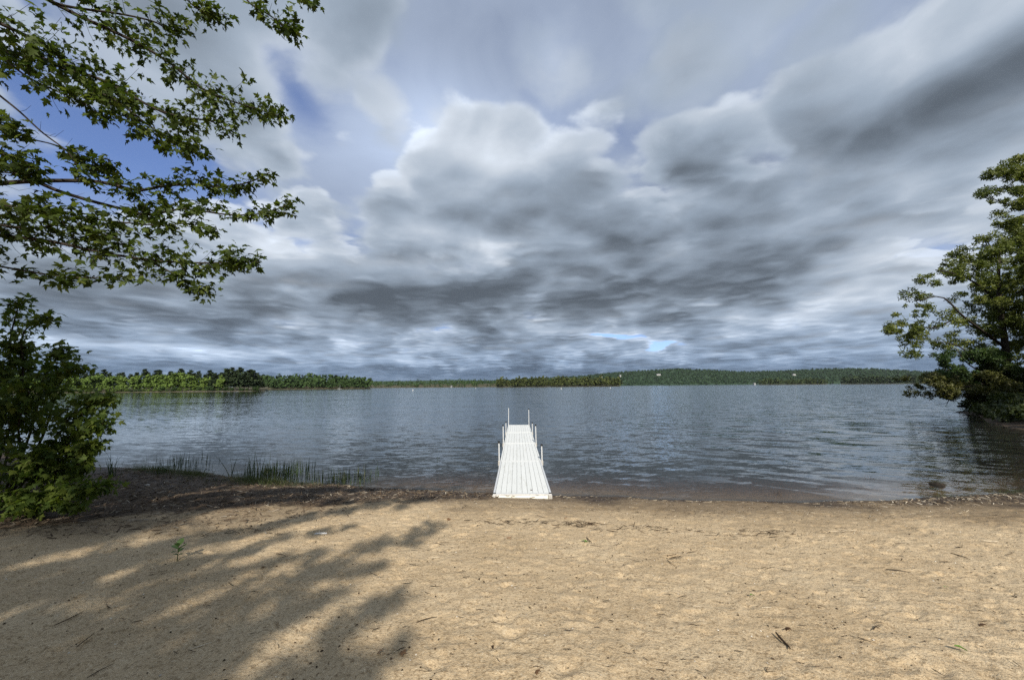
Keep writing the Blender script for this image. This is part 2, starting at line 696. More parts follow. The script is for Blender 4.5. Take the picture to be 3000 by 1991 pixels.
gf = np.stack([idx[:-1, :-1], idx[:-1, 1:], idx[1:, 1:], idx[1:, :-1]], axis=-1).reshape(-1, 4)


def zone_masks(x, y):
    """ground tones: wet strip, dark leafmould with shade painted round it on the left, grass soil"""
    s = inland(x, y)
    nz = 0.5 * fbm(x / 0.9, y / 0.7, 61, 4)
    wet = np.clip(0.80 * sstep(2.7, 1.5, s + nz * 0.9) * (0.85 + 0.4 * vnoise(x * 0.35, s * 1.6, 63)) + 0.9 * sstep(0.8, 0.1, s + nz * 0.4), 0, 1) * (1 - 0.25 * sstep(-0.1, -0.6, s))
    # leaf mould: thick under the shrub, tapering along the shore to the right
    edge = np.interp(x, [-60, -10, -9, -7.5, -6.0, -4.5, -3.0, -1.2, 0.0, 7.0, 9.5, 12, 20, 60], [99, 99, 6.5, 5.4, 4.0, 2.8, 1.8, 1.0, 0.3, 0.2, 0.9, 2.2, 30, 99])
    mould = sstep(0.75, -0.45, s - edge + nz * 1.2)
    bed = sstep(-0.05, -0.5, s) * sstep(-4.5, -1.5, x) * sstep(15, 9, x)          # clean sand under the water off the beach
    mould = np.maximum(mould * (1 - bed), 0.55 * sstep(2.4, 0.2, s - edge + nz * 1.5) * sstep(-1.5, -4.5, x))  # outer fringe on the left sand is tree shade painted as colour
    return wet, mould


wet_m, mould_shade_m = zone_masks(GX, GY)
m, t, out = material('beach_sand')
pos = node(t, 'ShaderNodeNewGeometry', out='Position')
a_w = node(t, 'ShaderNodeAttribute', out=2, attribute_name='wet')
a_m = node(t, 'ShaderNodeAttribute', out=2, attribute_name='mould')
n_big = noise(t, pos, 1.1, 4.0, 0.55)
n_mid = noise(t, pos, 7.0, 5.0, 0.6)
n_fine = noise(t, pos, 34.0, 4.0, 0.7)
n_gr = noise(t, pos, 62.0, 4.0, 0.8)
sandc = ramp_colors(t, n_mid * 0.36 + n_big * 0.42 + 0.11, [(0.30, (0.352, 0.258, 0.148)), (0.47, (0.480, 0.362, 0.222)), (0.62, (0.563, 0.440, 0.283)), (0.8, (0.607, 0.493, 0.334))])
sandc = mixc(t, n_fine.ramp(0.50, 0.66) * 0.80, sandc, (0.20, 0.135, 0.072))          # brown organic specks
sandc = mixc(t, n_gr.ramp(0.54, 0.68) * 0.75, sandc, (0.69, 0.59, 0.43))              # pale grains
sandc = mixc(t, n_gr.ramp(0.46, 0.30) * 0.80, sandc, (0.15, 0.105, 0.06))             # dark grains
wetc = mixc(t, n_mid.ramp(0.3, 0.7), (0.120, 0.082, 0.044), (0.230, 0.165, 0.096))
wetc = mixc(t, n_gr.ramp(0.62, 0.76) * 0.5, wetc, (0.4, 0.33, 0.24))
mould_shade_c = mixc(t, n_mid.ramp(0.35, 0.65), (0.030, 0.021, 0.014), (0.088, 0.062, 0.040))
mould_shade_c = mixc(t, n_fine.ramp(0.55, 0.7) * 0.6, mould_shade_c, (0.17, 0.13, 0.09))
gc = mixc(t, a_w * 0.92, sandc, wetc)
gc = mixc(t, a_m, gc, mould_shade_c)
hgt = n_fine * 0.6 + n_gr * 0.25 + n_mid * 0.8
principled(t, out, gc, mixc(t, a_w, (0.95,) * 3, (0.62,) * 3), 0.2, bump(t, hgt, 0.022, 1.0))
SAND = m

ground = mesh_np('ground', np.stack([GX, GY, GZ], axis=-1).reshape(-1, 3), gf, SAND, smooth=True)
tag(ground, 'tan sand beach sloping down to the lake', kind='structure')
for nm, arr in (('wet', wet_m), ('mould', mould_shade_m)):
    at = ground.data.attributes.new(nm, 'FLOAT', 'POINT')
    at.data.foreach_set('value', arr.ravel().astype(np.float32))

# ------------------------------------------------------------------ the lake
m, t, out = material('lake_water')
pos = node(t, 'ShaderNodeNewGeometry', out='Position')
sp = t.nodes.new('ShaderNodeSeparateXYZ')
t.links.new(pos.s, sp.inputs[0])
wx, wy = S(t, sp.outputs[0]), S(t, sp.outputs[1])


def turned(ang, sx, sy):
    c, s = math.cos(R(ang)), math.sin(R(ang))
    return xyz(t, (wx * c + wy * s) * sx, (wy * c - wx * s) * sy)


gust = noise(t, turned(8, 0.03, 0.10), 1.0, 3.0, 0.55).ramp(0.32, 0.68, 0.50, 1.25)
gust2 = noise(t, turned(-6, 0.0035, 0.018), 1.0, 3.0, 0.5).ramp(0.35, 0.65, 0.75, 1.2)
calm = wy.ramp(8.6, 11.5, 0.45, 1.0)                              # waves die against the shore
chop = noise(t, turned(-10, 0.8, 2.3), 1.0, 2.0, 0.5, 0.3, out=1)
chop2 = noise(t, turned(14, 1.9, 5.6), 1.0, 2.0, 0.5, 0.4, out=1)
rip = noise(t, turned(4, 6.5, 15.0), 1.0, 3.0, 0.55, out=1)
swell = noise(t, turned(-32, 0.5, 2.1), 1.0, 3.0, 0.5, 0.6).ramp(0.3, 0.7, 0.0, 1.0)
swell_r = wx.ramp(1.0, 9.0)                                       # a cross-swell wraps round the point on the right


def slope(color, i):
    s = t.nodes.new('ShaderNodeSeparateColor')
    t.links.new(color.s, s.inputs[0])
    return S(t, s.outputs[i]) - 0.5


k = gust * gust2 * calm
side_k = (wx / wy.max(1.0)).abs().ramp(0.2, 0.9, 1.0, 0.45)     # the lee of the wooded shores on both sides is calmer
sy_ = (slope(chop, 0) * 0.34 + slope(chop2, 0) * 0.32 + slope(rip, 0) * 0.30) * k * side_k + (swell - 0.5) * swell_r * 0.13 * calm
sx_ = (slope(chop, 1) * 0.14 + slope(chop2, 1) * 0.18 + slope(rip, 1) * 0.24) * k * side_k + (swell - 0.5) * swell_r * 0.06 * calm
# from the beach the backs of the waves hide behind their fronts: only slopes that face the shore count
hid = 0.9 / wy.max(4.0)
sy_ = (sy_ + hid).abs() - hid
nrm = node(t, 'ShaderNodeVectorMath', {0: xyz(t, sx_ * -1.0, sy_ * -1.0, 1.0)}, operation='NORMALIZE')
inc = node(t, 'ShaderNodeNewGeometry', out='Incoming')
cosv = node(t, 'ShaderNodeVectorMath', {0: nrm, 1: inc}, out=1, operation='DOT_PRODUCT').abs()
fr = 0.02 + 0.98 * (1.0 - cosv).max(0.0).pow(5.0)                  # Schlick's Fresnel, the same from above and below
gl = node(t, 'ShaderNodeBsdfGlossy', {'Color': (0.98, 0.98, 0.95), 'Roughness': 0.04, 'Normal': nrm})
tp = node(t, 'ShaderNodeBsdfTransparent', {'Color': (1, 1, 1)})
df = node(t, 'ShaderNodeBsdfDiffuse', {'Color': (0.085, 0.100, 0.098)})
body = node(t, 'ShaderNodeMixShader', {0: 0.18, 1: tp, 2: df})
sh = node(t, 'ShaderNodeMixShader', {0: fr, 1: body, 2: gl})
t.links.new(sh.s, out.inputs[0])
va = node(t, 'ShaderNodeVolumeAbsorption', {'Color': (0.62, 0.48, 0.30), 'Density': 3.4})
t.links.new(va.s, out.inputs[1])
WATER = m
wxs = np.array(sorted(grow(-14, -1, 0.4, 9000, 1.3) + list(np.arange(-14, 16, 0.5)) + grow(16, 1, 0.4, 9000, 1.3)))
wys = np.array(list(np.arange(6.5, 40, 0.5)) + grow(40, 1, 0.5, 9000, 1.3))
WX, WY = np.meshgrid(wxs, wys)
keep = np.arange(len(wxs) * len(wys)).reshape(len(wys), len(wxs))
wf = np.stack([keep[:-1, :-1], keep[:-1, 1:], keep[1:, 1:], keep[1:, :-1]], axis=-1).reshape(-1, 4)
lake = mesh_np('lake_water', np.stack([WX, WY, np.full_like(WX, WATER_Z)], axis=-1).reshape(-1, 3), wf, WATER, smooth=True)
tag(lake, 'wind-rippled grey lake water', kind='structure')

# ------------------------------------------------------------------ the dock: four sections, boards running lengthwise
m, t, out = material('dock_white_vinyl')
pos = node(t, 'ShaderNodeNewGeometry', out='Position')
g = noise(t, pos, 9.0, 5.0, 0.6)
g2 = noise(t, pos, 60.0, 3.0, 0.6)
obr = node(t, 'ShaderNodeObjectInfo', out='Random')
c = mixc(t, g.ramp(0.45, 0.75) * 0.35, (0.72, 0.73, 0.71), (0.60, 0.60, 0.56))
c = mixc(t, g2.ramp(0.62, 0.78) * 0.55, c, (0.42, 0.40, 0.34))
stain = noise(t, node(t, 'ShaderNodeVectorMath', {0: pos, 1: (14, 1.6, 1)}, operation='MULTIPLY'), 1.0, 5.0, 0.65)
c = mixc(t, stain.ramp(0.52, 0.70) * 0.50, c, (0.50, 0.49, 0.43))
c = mixc(t, obr * 0.30, c, (0.60, 0.62, 0.60))
principled(t, out, c, 0.45, 0.35, bump(t, g2, 0.002, 0.4))
VINYL = m
m, t, out = material('dock_aluminium')
pos = node(t, 'ShaderNodeNewGeometry', out='Position')
g = noise(t, pos, 24.0, 4.0, 0.6)
principled(t, out, mixc(t, g.ramp(0.3, 0.7), (0.62, 0.63, 0.63), (0.80, 0.81, 0.81)), 0.42, 0.5, None, 0.35)
ALU = m
m, t, out = material('dock_skirt_board')
co = node(t, 'ShaderNodeNewGeometry', out='Position')
g = noise(t, node(t, 'ShaderNodeVectorMath', {0: co, 1: (9, 1, 26)}, operation='MULTIPLY'), 1.0, 5.0, 0.6)
principled(t, out, mixc(t, g.ramp(0.54, 0.62), (0.80, 0.79, 0.72), (0.16, 0.14, 0.11)), 0.55, 0.3)
SKIRT = m
m, t, out = material('black_plastic')
principled(t, out, (0.012, 0.012, 0.013), 0.5, 0.4)
BLACK = m
m, t, out = material('pale_grey_plate')
g = noise(t, node(t, 'ShaderNodeTexCoord', out=3), 40.0, 4.0, 0.6)
principled(t, out, mixc(t, g.ramp(0.4, 0.65), (0.50, 0.49, 0.46), (0.30, 0.28, 0.25)), 0.6, 0.3)
PLATE = m

m, t, out = material('dock_post_galvanised')
g = noise(t, node(t, 'ShaderNodeNewGeometry', out='Position'), 30.0, 4.0, 0.6)
principled(t, out, mixc(t, g.ramp(0.3, 0.7), (0.46, 0.47, 0.47), (0.66, 0.67, 0.67)), 0.45, 0.4)
POSTM = m

DOCK_ROT = math.atan2(-0.165, 14.5)                                # points a hair to the right of straight ahead
dock = thing('dock', 'long white sectional dock with pale posts running out into the lake', 'dock', (0.19, 8.36, 0.0), (0, 0, DOCK_ROT))
HALF, SEC, TOPZ = 0.61, 3.60, -0.63
NB = 10
rail_w = 0.045
bw = (2 * (HALF - rail_w)) / NB
for q in range(4):
    y0, y1 = q * SEC, (q + 1) * SEC - 0.018
    sec = MB()                                                     # side rails and end rails of the section frame
    sec.box(-HALF, -HALF + rail_w - 0.004, y0, y1, TOPZ - 0.15, TOPZ + 0.006)
    sec.box(HALF - rail_w + 0.004, HALF, y0, y1, TOPZ - 0.15, TOPZ + 0.006)
    sec.box(-HALF + rail_w, HALF - rail_w, y0, y0 + 0.05, TOPZ - 0.13, TOPZ + 0.004)
    sec.box(-HALF + rail_w, HALF - rail_w, y1 - 0.05, y1, TOPZ - 0.13, TOPZ + 0.004)
    for k in range(1, 4):
        yy = y0 + (y1 - y0) * k / 4
        sec.box(-HALF + rail_w, HALF - rail_w, yy - 0.03, yy + 0.03, TOPZ - 0.13, TOPZ - 0.032)
    fr_ = sec.build('section_frame', VINYL if q else ALU, dock)
    for k in range(NB):
        xa = -HALF + rail_w + k * bw
        b = MB()
        dz_ = random.uniform(-0.002, 0.0015)
        b.box(xa + 0.003, xa + bw - 0.003, y0 + 0.053, y1 - 0.053, TOPZ - 0.028 + dz_, TOPZ + dz_)
        # two shallow grooves along each board
        pl = b.build('board', VINYL, dock)
# skirt board and corner plates at the shore end
sk = MB()
sk.box(-HALF + 0.075, HALF - 0.075, -0.030, -0.002, TOPZ - 0.14, TOPZ - 0.022)
sk.build('skirt_board', SKIRT, dock)
ec = MB()
ec.box(-HALF, HALF, -0.034, -0.001, TOPZ - 0.018, TOPZ + 0.010)
ec.build('end_cap', ALU, dock)
for sgn in (-1, 1):
    cp = MB()
    x0, x1 = sorted((sgn * (HALF + 0.012), sgn * (HALF - 0.070)))
    cp.box(x0, x1, -0.040, 0.05, TOPZ - 0.155, TOPZ - 0.021)
    cp.build('corner_plate', PLATE, dock, bevel=0.004)
    cl = MB()
    cl.box(x0 + 0.01, x1 - 0.01, -0.030, 0.012, TOPZ + 0.0105, TOPZ + 0.022)
    cl.build('corner_clip', BLACK, dock)
# posts with sleeves, in pairs at the joints and at the far end
for q, hl, hr in ((1, 0.56, 0.47), (2, 0.70, 0.70), (3, 0.50, 0.46), (4, 0.98, 0.92)):
    yy = q * SEC - (0.07 if q == 4 else 0.04)
    for sgn, h in ((-1, hl), (1, hr)):
        r = 0.019
        xx = sgn * (HALF + 0.036) if q < 4 else sgn * (HALF - 0.02)
        lean = random.uniform(-0.012, 0.012)
        po = MB()
        po.tube([(xx, yy, -2.9 if q > 2 else -1.9), (xx, yy, TOPZ), (xx + lean, yy, TOPZ + h)], r, 10)
        post = po.build('post', POSTM, dock, smooth=False)
        if not (q == 4 and sgn < 0):
            ca = MB()
            ca.tube([(xx + lean, yy, TOPZ + h - 0.03), (xx + lean, yy, TOPZ + h + 0.025)], r * 1.7, 10)
            ca.build('post_cap', BLACK, post)
        sl = MB()
        sl.box(xx - 0.032, xx + 0.032, yy - 0.032, yy + 0.032, TOPZ - 0.13, TOPZ + 0.010)
        sl.build('post_bracket', PLATE, post, bevel=0.005)

# ------------------------------------------------------------------ leafy trees near the camera
MAPLE_LEAF = leaf_material('maple_leaf', [(0.0, (0.024, 0.040, 0.008)), (0.45, (0.042, 0.064, 0.011)), (0.8, (0.070, 0.100, 0.017)), (1.0, (0.120, 0.145, 0.032))],
                           0.36, 1.7, 0.6, 0.2)
SHRUB_LEAF = leaf_material('shrub_leaf', [(0.0, (0.044, 0.074, 0.013)), (0.5, (0.076, 0.112, 0.020)), (1.0, (0.130, 0.158, 0.030))], 0.42, 1.7, 0.6, 0.2)
SHADE_LEAF = leaf_material('broad_leaf', [(0.0, (0.03, 0.055, 0.012)), (1.0, (0.07, 0.11, 0.02))], 0.3, 1.5)


def smooth_path(pts, n):
    """Catmull-Rom through the points, n samples"""
    P = [Vector(p) for p in pts]
    P = [P[0] * 2 - P[1]] + P + [P[-1] * 2 - P[-2]]
    out = []
    segs = len(P) - 3
    for k in range(n):
        u = k / (n - 1) * segs
        i = min(int(u), segs - 1)
        t = u - i
        a, b, c, d = P[i], P[i + 1], P[i + 2], P[i + 3]
        out.append(0.5 * ((2 * b) + (c - a) * t + (2 * a - 5 * b + 4 * c - d) * t * t + (3 * b - a - 3 * c + d) * t ** 3))
    return out


def spray_leaves(tips, per, spread, size, droop, flat_up=0.75):
    """leaves round each twig tip: (position, direction, normal, size)"""
    pos, dr, nm, sz = [], [], [], []
    for tip, d in tips:
        d = Vector(d).normalized()
        n = max(2, int(random.gauss(per, per * 0.25)))
        for _ in range(n):
            back = random.random() ** 1.5 * spread * 1.4
            off = Vector((random.gauss(0, 1), random.gauss(0, 1), random.gauss(0, 0.7))) * spread * 0.42
            p = Vector(tip) - d * back + off
            o = Vector((random.gauss(0, 1), random.gauss(0, 1), random.gauss(0, 0.5))).normalized()
            ld = (d * 0.5 + o * 0.9 + off.normalized() * 0.5 + Vector((0, 0, -droop))).normalized()
            nn = Vector((random.gauss(0, 0.5), random.gauss(0, 0.5), flat_up + random.gauss(0, 0.35)))
            pos.append(p)
            dr.append(ld)
            nm.append(nn)
            sz.append(size * random.choice((0.55, 0.75, 0.9, 1.0, 1.1, 1.25)) * random.uniform(0.9, 1.1))
    return np.array(pos), np.array(dr), np.array(nm), np.array(sz)


def leaf_parts(parent, name, template, pos, dr, nm, sz, mat, singles=300, rest='foliage'):
    """the blades that show largest become parts of their own, the rest one mass of blades"""
    rot = frames(dr, nm)
    order = np.arange(len(pos))
    if singles:
        rel = pos - np.array(EYE)
        dep = rel @ np.array(C_F)
        u = 1500 + FPX * (rel @ np.array(C_R)) / np.maximum(dep, 0.1)
        v = 995.5 - FPX * (rel @ np.array(C_U)) / np.maximum(dep, 0.1)
        vis = (dep > 0.5) & (u > 5) & (u < 2995) & (v > 5) & (v < 1985)
        show = sz / np.maximum(dep, 0.5) * np.abs(np.sum(rot[:, :, 2] * rel, axis=1)) / np.linalg.norm(rel, axis=1)
        score = np.where(vis, show, -1)
        order = np.argsort(-score)
        proto = mesh_np(name, template[0], template[1], mat, link=False, smooth=False).data
        for i in order[:singles]:
            if score[i] <= 0:
                break
            o = bpy.data.objects.new(name, proto)
            COL.objects.link(o)
            M = Matrix([list(r) for r in rot[i]]).to_4x4()
            M = Matrix.Translation(Vector(pos[i])) @ M @ Matrix.Scale(float(sz[i]), 4)
            o.parent = parent
            o.matrix_local = parent_inv(parent) @ M
        order = order[singles:]
    bent = (template[0] * np.array([0.86, 1.0, 1.0]) + np.stack([0.06 * template[0][:, 1] ** 2, 0 * template[0][:, 0], -0.42 * template[0][:, 1] ** 2 + 0.30 * np.abs(template[0][:, 0])], axis=1), template[1])
    half = order[::2], order[1::2]
    v, f = scatter(template, pos[half[0]], rot[half[0]], sz[half[0]])
    v2, f2 = scatter(bent, pos[half[1]], rot[half[1]], sz[half[1]])
    v, f = np.concatenate([v, v2]), np.concatenate([f, f2 + len(v)])
    v = v - np.array(parent.location)
    o = mesh_np(rest, v, f, mat, parent)
    return tag(o, kind='stuff')


def parent_inv(parent):
    return Matrix.Translation(-Vector(parent.location))


def local(parent, pts):
    return [Vector(p) - Vector(parent.location) for p in pts]


# ---- the maple whose limbs hang into the picture from the left; its trunk stands outside the frame
TRUNK = Vector((-11.0, 2.2, 0.2))
maple = thing('maple_tree', 'maple tree with leafy limbs reaching in from the upper left above the beach', 'tree', TRUNK)
tr = MB()
trunk_path = smooth_path([TRUNK + Vector((0, 0, -0.3)), TRUNK + Vector((0.1, 0, 1.5)), TRUNK + Vector((0.25, 0.1, 3.5)), TRUNK + Vector((0.2, 0.2, 6.0)),
                          TRUNK + Vector((0.5, 0.1, 9.0)), TRUNK + Vector((0.4, 0.0, 12.0))], 16)
tr.tube(local(maple, trunk_path), [0.30 - 0.017 * i for i in range(16)], 12)
tr.build('trunk', BARK, maple, smooth=True)
# limb: pixels of its course, distances at its two ends, thickness, share of its length that carries leaf, leaf spread in metres, twigs
LIMBS = [
    ([(132, -5), (241, 52), (367, 109), (488, 178), (574, 247), (637, 281), (746, 318), (838, 345)], 4.5, 5.3, 0.030, 0.15, 0.34, 62),
    ([(100, -30), (166, 11), (258, 29), (344, 40), (448, 63), (500, 90), (551, 85)], 4.3, 4.9, 0.022, 0.1, 0.26, 26),
    ([(-60, 140), (0, 152), (52, 158), (126, 172), (189, 201), (287, 230), (367, 270), (459, 321), (540, 344), (620, 356), (680, 392)], 4.4, 5.1, 0.036, 0.10, 0.36, 62),
    ([(-60, 40), (0, 69), (86, 109), (155, 149), (253, 247), (344, 298), (436, 367), (517, 415), (574, 432)], 4.2, 4.9, 0.026, 0.06, 0.36, 60),
    ([(-60, 130), (0, 166), (80, 225), (160, 265), (240, 300), (300, 340)], 4.0, 4.4, 0.015, 0.1, 0.26, 24),
    ([(-50, 240), (0, 281), (57, 327), (126, 390), (195, 442), (230, 490), (262, 520)], 4.4, 4.6, 0.015, 0.72, 0.14, 5),
    ([(-60, 395), (0, 402), (86, 408), (172, 428), (218, 453), (280, 488), (330, 470)], 4.5, 4.8, 0.011, 0.62, 0.17, 11),
    ([(-60, 540), (0, 537), (86, 531), (201, 529), (298, 534), (402, 557), (476, 545), (574, 540), (643, 548), (729, 534), (790, 505)], 4.5, 5.3, 0.034, 0.36, 0.22, 40),
    ([(115, 535), (172, 560), (275, 591), (367, 614), (436, 629), (540, 612), (660, 628), (746, 628), (812, 612), (868, 590)], 4.7, 5.4, 0.020, 0.30, 0.20, 36),
    ([(-60, 655), (0, 660), (115, 668), (230, 640), (344, 650), (470, 660), (560, 655), (640, 680)], 4.4, 5.0, 0.018, 0.05, 0.30, 52),
    ([(-60, 680), (0, 689), (143, 706), (275, 735), (373, 752), (488, 766), (603, 770), (690, 768), (760, 768)], 4.5, 5.1, 0.026, 0.05, 0.28, 72),
    ([(-60, 765), (0, 780), (115, 800), (200, 812), (320, 812), (420, 806)], 4.5, 4.8, 0.016, 0.2, 0.15, 18),
    ([(440, 765), (505, 800), (560, 835), (612, 856)], 4.9, 5.0, 0.009, 0.25, 0.12, 11),
    ([(460, -110), (520, -40), (556, 8), (602, 36), (664, 44)], 4.7, 5.0, 0.012, 0.50, 0.14, 13),
    ([(660, -100), (700, -40), (730, 8), (765, 30), (815, 63), (845, 88), (868, 80)], 4.8, 5.1, 0.012, 0.42, 0.15, 18),
    ([(800, -60), (840, -25), (890, -2), (918, 0)], 4.9, 5.0, 0.008, 0.4, 0.07, 5),
    ([(-60, 330), (-20, 350), (30, 368), (80, 392)], 4.3, 4.4, 0.010, 0.3, 0.13, 9),
    ([(-60, 430), (-10, 450), (40, 455), (80, 480), (95, 520)], 4.3, 4.4, 0.010, 0.2, 0.15, 11),
    ([(-60, 590), (0, 600), (70, 610), (160, 625), (260, 670), (350, 700)], 4.3, 4.6, 0.014, 0.0, 0.26, 30),
    ([(-60, 480), (-20, 500), (50, 508), (110, 500)], 4.3, 4.4, 0.010, 0.1, 0.12, 7),
]
tips, twigs = [], MB()
for course, d0, d1, rad, start, spread, count in LIMBS:
    pts = [at_y(x, y, d0 + (d1 - d0) * k / (len(course) - 1)) for k, (x, y) in enumerate(course)]
    if course[0][0] < 0 or rad > 0.02:
        h = pts[0].z + 0.3
        root = min(trunk_path, key=lambda q: abs(q.z - h * 0.82))
        ext = pts[0] + (pts[0] - pts[1]).normalized() * 1.1
        pts = [root, root.lerp(ext, 0.6)] + [ext] + pts
        nroot = 3
    else:
        nroot = 0
    path = smooth_path(pts, 10 + len(pts) * 3)
    n = len(path)
    lm = MB()
    lm.tube(local(maple, path), [rad * (1.15 - 1.02 * (i / (n - 1)) ** 0.9) + 0.0025 + (0.05 * (1 - i / (n * 0.25)) if nroot and i < n * 0.25 else 0) for i in range(n)], 7)
    lm.build('limb', BARK_DARK, maple, smooth=True)
    i_first = int(n * (nroot / (len(pts) - 1)))
    for k in range(count):
        u = start + (1 - start) * (k + random.random()) / count
        i = min(n - 1, i_first + int(u * (n - 1 - i_first)))
        p0 = path[i]
        fwd = (path[min(i + 1, n - 1)] - path[max(i - 1, 0)]).normalized()
        taper = 1.0 - 0.55 * max(0.0, (u - 0.75) / 0.25)
        side = Vector((random.gauss(0, 0.55), random.gauss(0, 1.0), random.gauss(0.06, 0.75)))
        side = (side - fwd * side.dot(fwd)).normalized()
        L = spread * random.uniform(0.35, 1.15) * taper
        tip = p0 + side * L + fwd * L * random.uniform(0.2, 1.0) + Vector((0, 0, 0.03))
        mid = p0.lerp(tip, 0.5) + Vector((0, 0, -0.10 * L))
        twigs.tube(local(maple, [p0, mid, tip]), [0.0035, 0.0026, 0.0016], 3, cap=False)
        tips.append((tip, (tip - mid)))
        if u > 0.3 and random.random() < 0.55:
            tips.append((mid + side * 0.03, side))
    tips.append((path[-1], path[-1] - path[-3]))
# a few bare upcurved twiglets
for course, d0, d1, rad, start, spread, count in LIMBS[5:9]:
    for _ in range(9):
        k = random.randrange(1, len(course) - 1)
        x, y = course[k]
        p0 = at_y(x, y, d0 + (d1 - d0) * k / (len(course) - 1))
        q = Vector((random.uniform(0.05, 0.16), random.uniform(-0.1, 0.1), random.uniform(-0.06, 0.02)))
        twigs.tube(local(maple, [p0, p0 + q, p0 + q * 1.6 + Vector((0.02, 0, random.uniform(0.05, 0.14)))]), [0.003, 0.0022, 0.0012], 3, cap=False)
twigs.build('twigs', BARK_DARK, maple)['kind'] = 'stuff'
lp, ld, ln, ls = spray_leaves(tips, 7.4, 0.125, 0.086, 0.35)
leaf_parts(maple, 'leaf', maple_leaf(0.5), lp, ld, ln, ls, MAPLE_LEAF, 300)
print('maple leaves', len(lp))


def crown_blobs(blobs, count, size, rough_normals=0.9):
    """leaf positions in soft ellipsoids given as (centre, radii, weight)"""
    w = np.array([b[2] for b in blobs], float)
    pick = rng.choice(len(blobs), count, p=w / w.sum())
    c = np.array([b[0] for b in blobs], float)[pick]
    r = np.array([b[1] for b in blobs], float)[pick]
    d = rng.normal(size=(count, 3))
    d /= np.linalg.norm(d, axis=1, keepdims=True)
    rad = rng.random((count, 1)) ** 0.45
    pos = c + d * r * rad
    dr = rng.normal(size=(count, 3)) + d * 0.6 + np.array([0, 0, -0.35])
    nm = rng.normal(size=(count, 3)) * 0.6 + np.array([0, 0, 0.8]) + d * 0.3
    return pos, dr, nm, size * rng.uniform(0.65, 1.25, count)


# the maple's own upper crown, above and outside the frame
blobs = []
for k in range(34):
    a = random.uniform(0, 2 * math.pi)
    rr = random.uniform(0.5, 4.2)
    c = TRUNK + Vector((math.cos(a) * rr - 0.8, math.sin(a) * rr * 0.9 - 1.2, random.uniform(6.4, 12.0)))
    blobs.append((c, (random.uniform(0.9, 1.6), random.uniform(0.9, 1.6), random.uniform(0.5, 0.9)), 1))
p_, d_, n_, s_ = crown_blobs(blobs, 14000, 0.24)
leaf_parts(maple, 'leaf', oval_leaf(0.42), p_, d_, n_, s_, SHADE_LEAF, 0, rest='crown')

# ---- the tree behind the beach whose shadow dapples the sand on the left
BACK = Vector((-7.2, -6.0, 0.5))
shade = thing('shade_tree', 'tall leafy tree behind the beach that throws the dappled shade on the left sand', 'tree', BACK)
tb = MB()
bp = smooth_path([BACK + Vector((0, 0, -0.4)), BACK + Vector((0.1, 0, 3)), BACK + Vector((-0.2, 0.2, 7)), BACK + Vector((0.1, 0.1, 12)), BACK + Vector((0.2, 0.3, 15))], 14)
tb.tube(local(shade, bp), [0.34 - 0.021 * i for i in range(14)], 12)
tb.build('trunk', BARK, shade, smooth=True)
blobs = []


def shade_blob(gx, gy, h, rx, ry, rz, w=1.0):
    """foliage at height h that shades the sand round (gx, gy)"""
    g = Vector((gx, gy, -0.3))
    c = g + TO_SUN * ((h + 0.3) / TO_SUN.z)
    blobs.append((c, (rx, ry, rz), w))


SHADE_BANDS = [
    ([(1255, 1560), (1080, 1610), (850, 1690), (500, 1800), (100, 1930)], 0.20, 0.34),
    ([(1190, 1735), (1110, 1770), (1000, 1850), (820, 1985)], 0.15, 0.30),
    ([(1200, 1835), (1090, 1890), (960, 1960), (850, 2060)], 0.13, 0.22),
    ([(1240, 1470), (1000, 1500), (800, 1540), (500, 1610), (200, 1690), (0, 1750)], 0.22, 0.32),
    ([(1330, 1440), (1000, 1446), (800, 1450), (500, 1490), (250, 1560), (0, 1640)], 0.25, 0.50),
    ([(900, 1760), (620, 1880), (350, 1980), (200, 2060)], 0.20, 0.36),
    ([(640, 1700), (350, 1800), (100, 1880), (-100, 1950)], 0.22, 0.36),
    ([(1120, 1660), (980, 1690), (800, 1740), (640, 1800)], 0.10, 0.16),
    ([(1150, 1500), (900, 1470), (700, 1480), (480, 1520), (200, 1590)], 0.16, 0.3),
    ([(760, 1930), (600, 1985), (450, 2050)], 0.16, 0.25),
    ([(400, 1880), (200, 1960), (0, 2050)], 0.2, 0.3),
    ([(1010, 1545), (820, 1580), (600, 1640), (400, 1680)], 0.12, 0.2),
    ([(700, 1840), (540, 1900), (380, 1950)], 0.12, 0.2),
    ([(980, 1730), (860, 1780), (700, 1850), (560, 1920)], 0.13, 0.2),
    ([(860, 1450), (600, 1455), (380, 1500), (150, 1570)], 0.3, 0.4),
    ([(300, 1760), (120, 1820), (0, 1870)], 0.2, 0.3),
    ([(250, 1900), (100, 1950), (-50, 2020)], 0.2, 0.3),
    ([(560, 1640), (300, 1710), (50, 1790)], 0.14, 0.22),
    ([(950, 1610), (700, 1660), (420, 1740), (100, 1830)], 0.14, 0.24),
    ([(620, 1560), (300, 1620), (0, 1700)], 0.25, 0.34),
    ([(-100, 1520), (100, 1480), (300, 1450), (500, 1430)], 0.6, 0.8),
    ([(-200, 1700), (-100, 1620), (0, 1560)], 0.5, 0.8),
    ([(700, 1420), (450, 1410), (250, 1420)], 0.5, 0.6),
]
sb = MB()
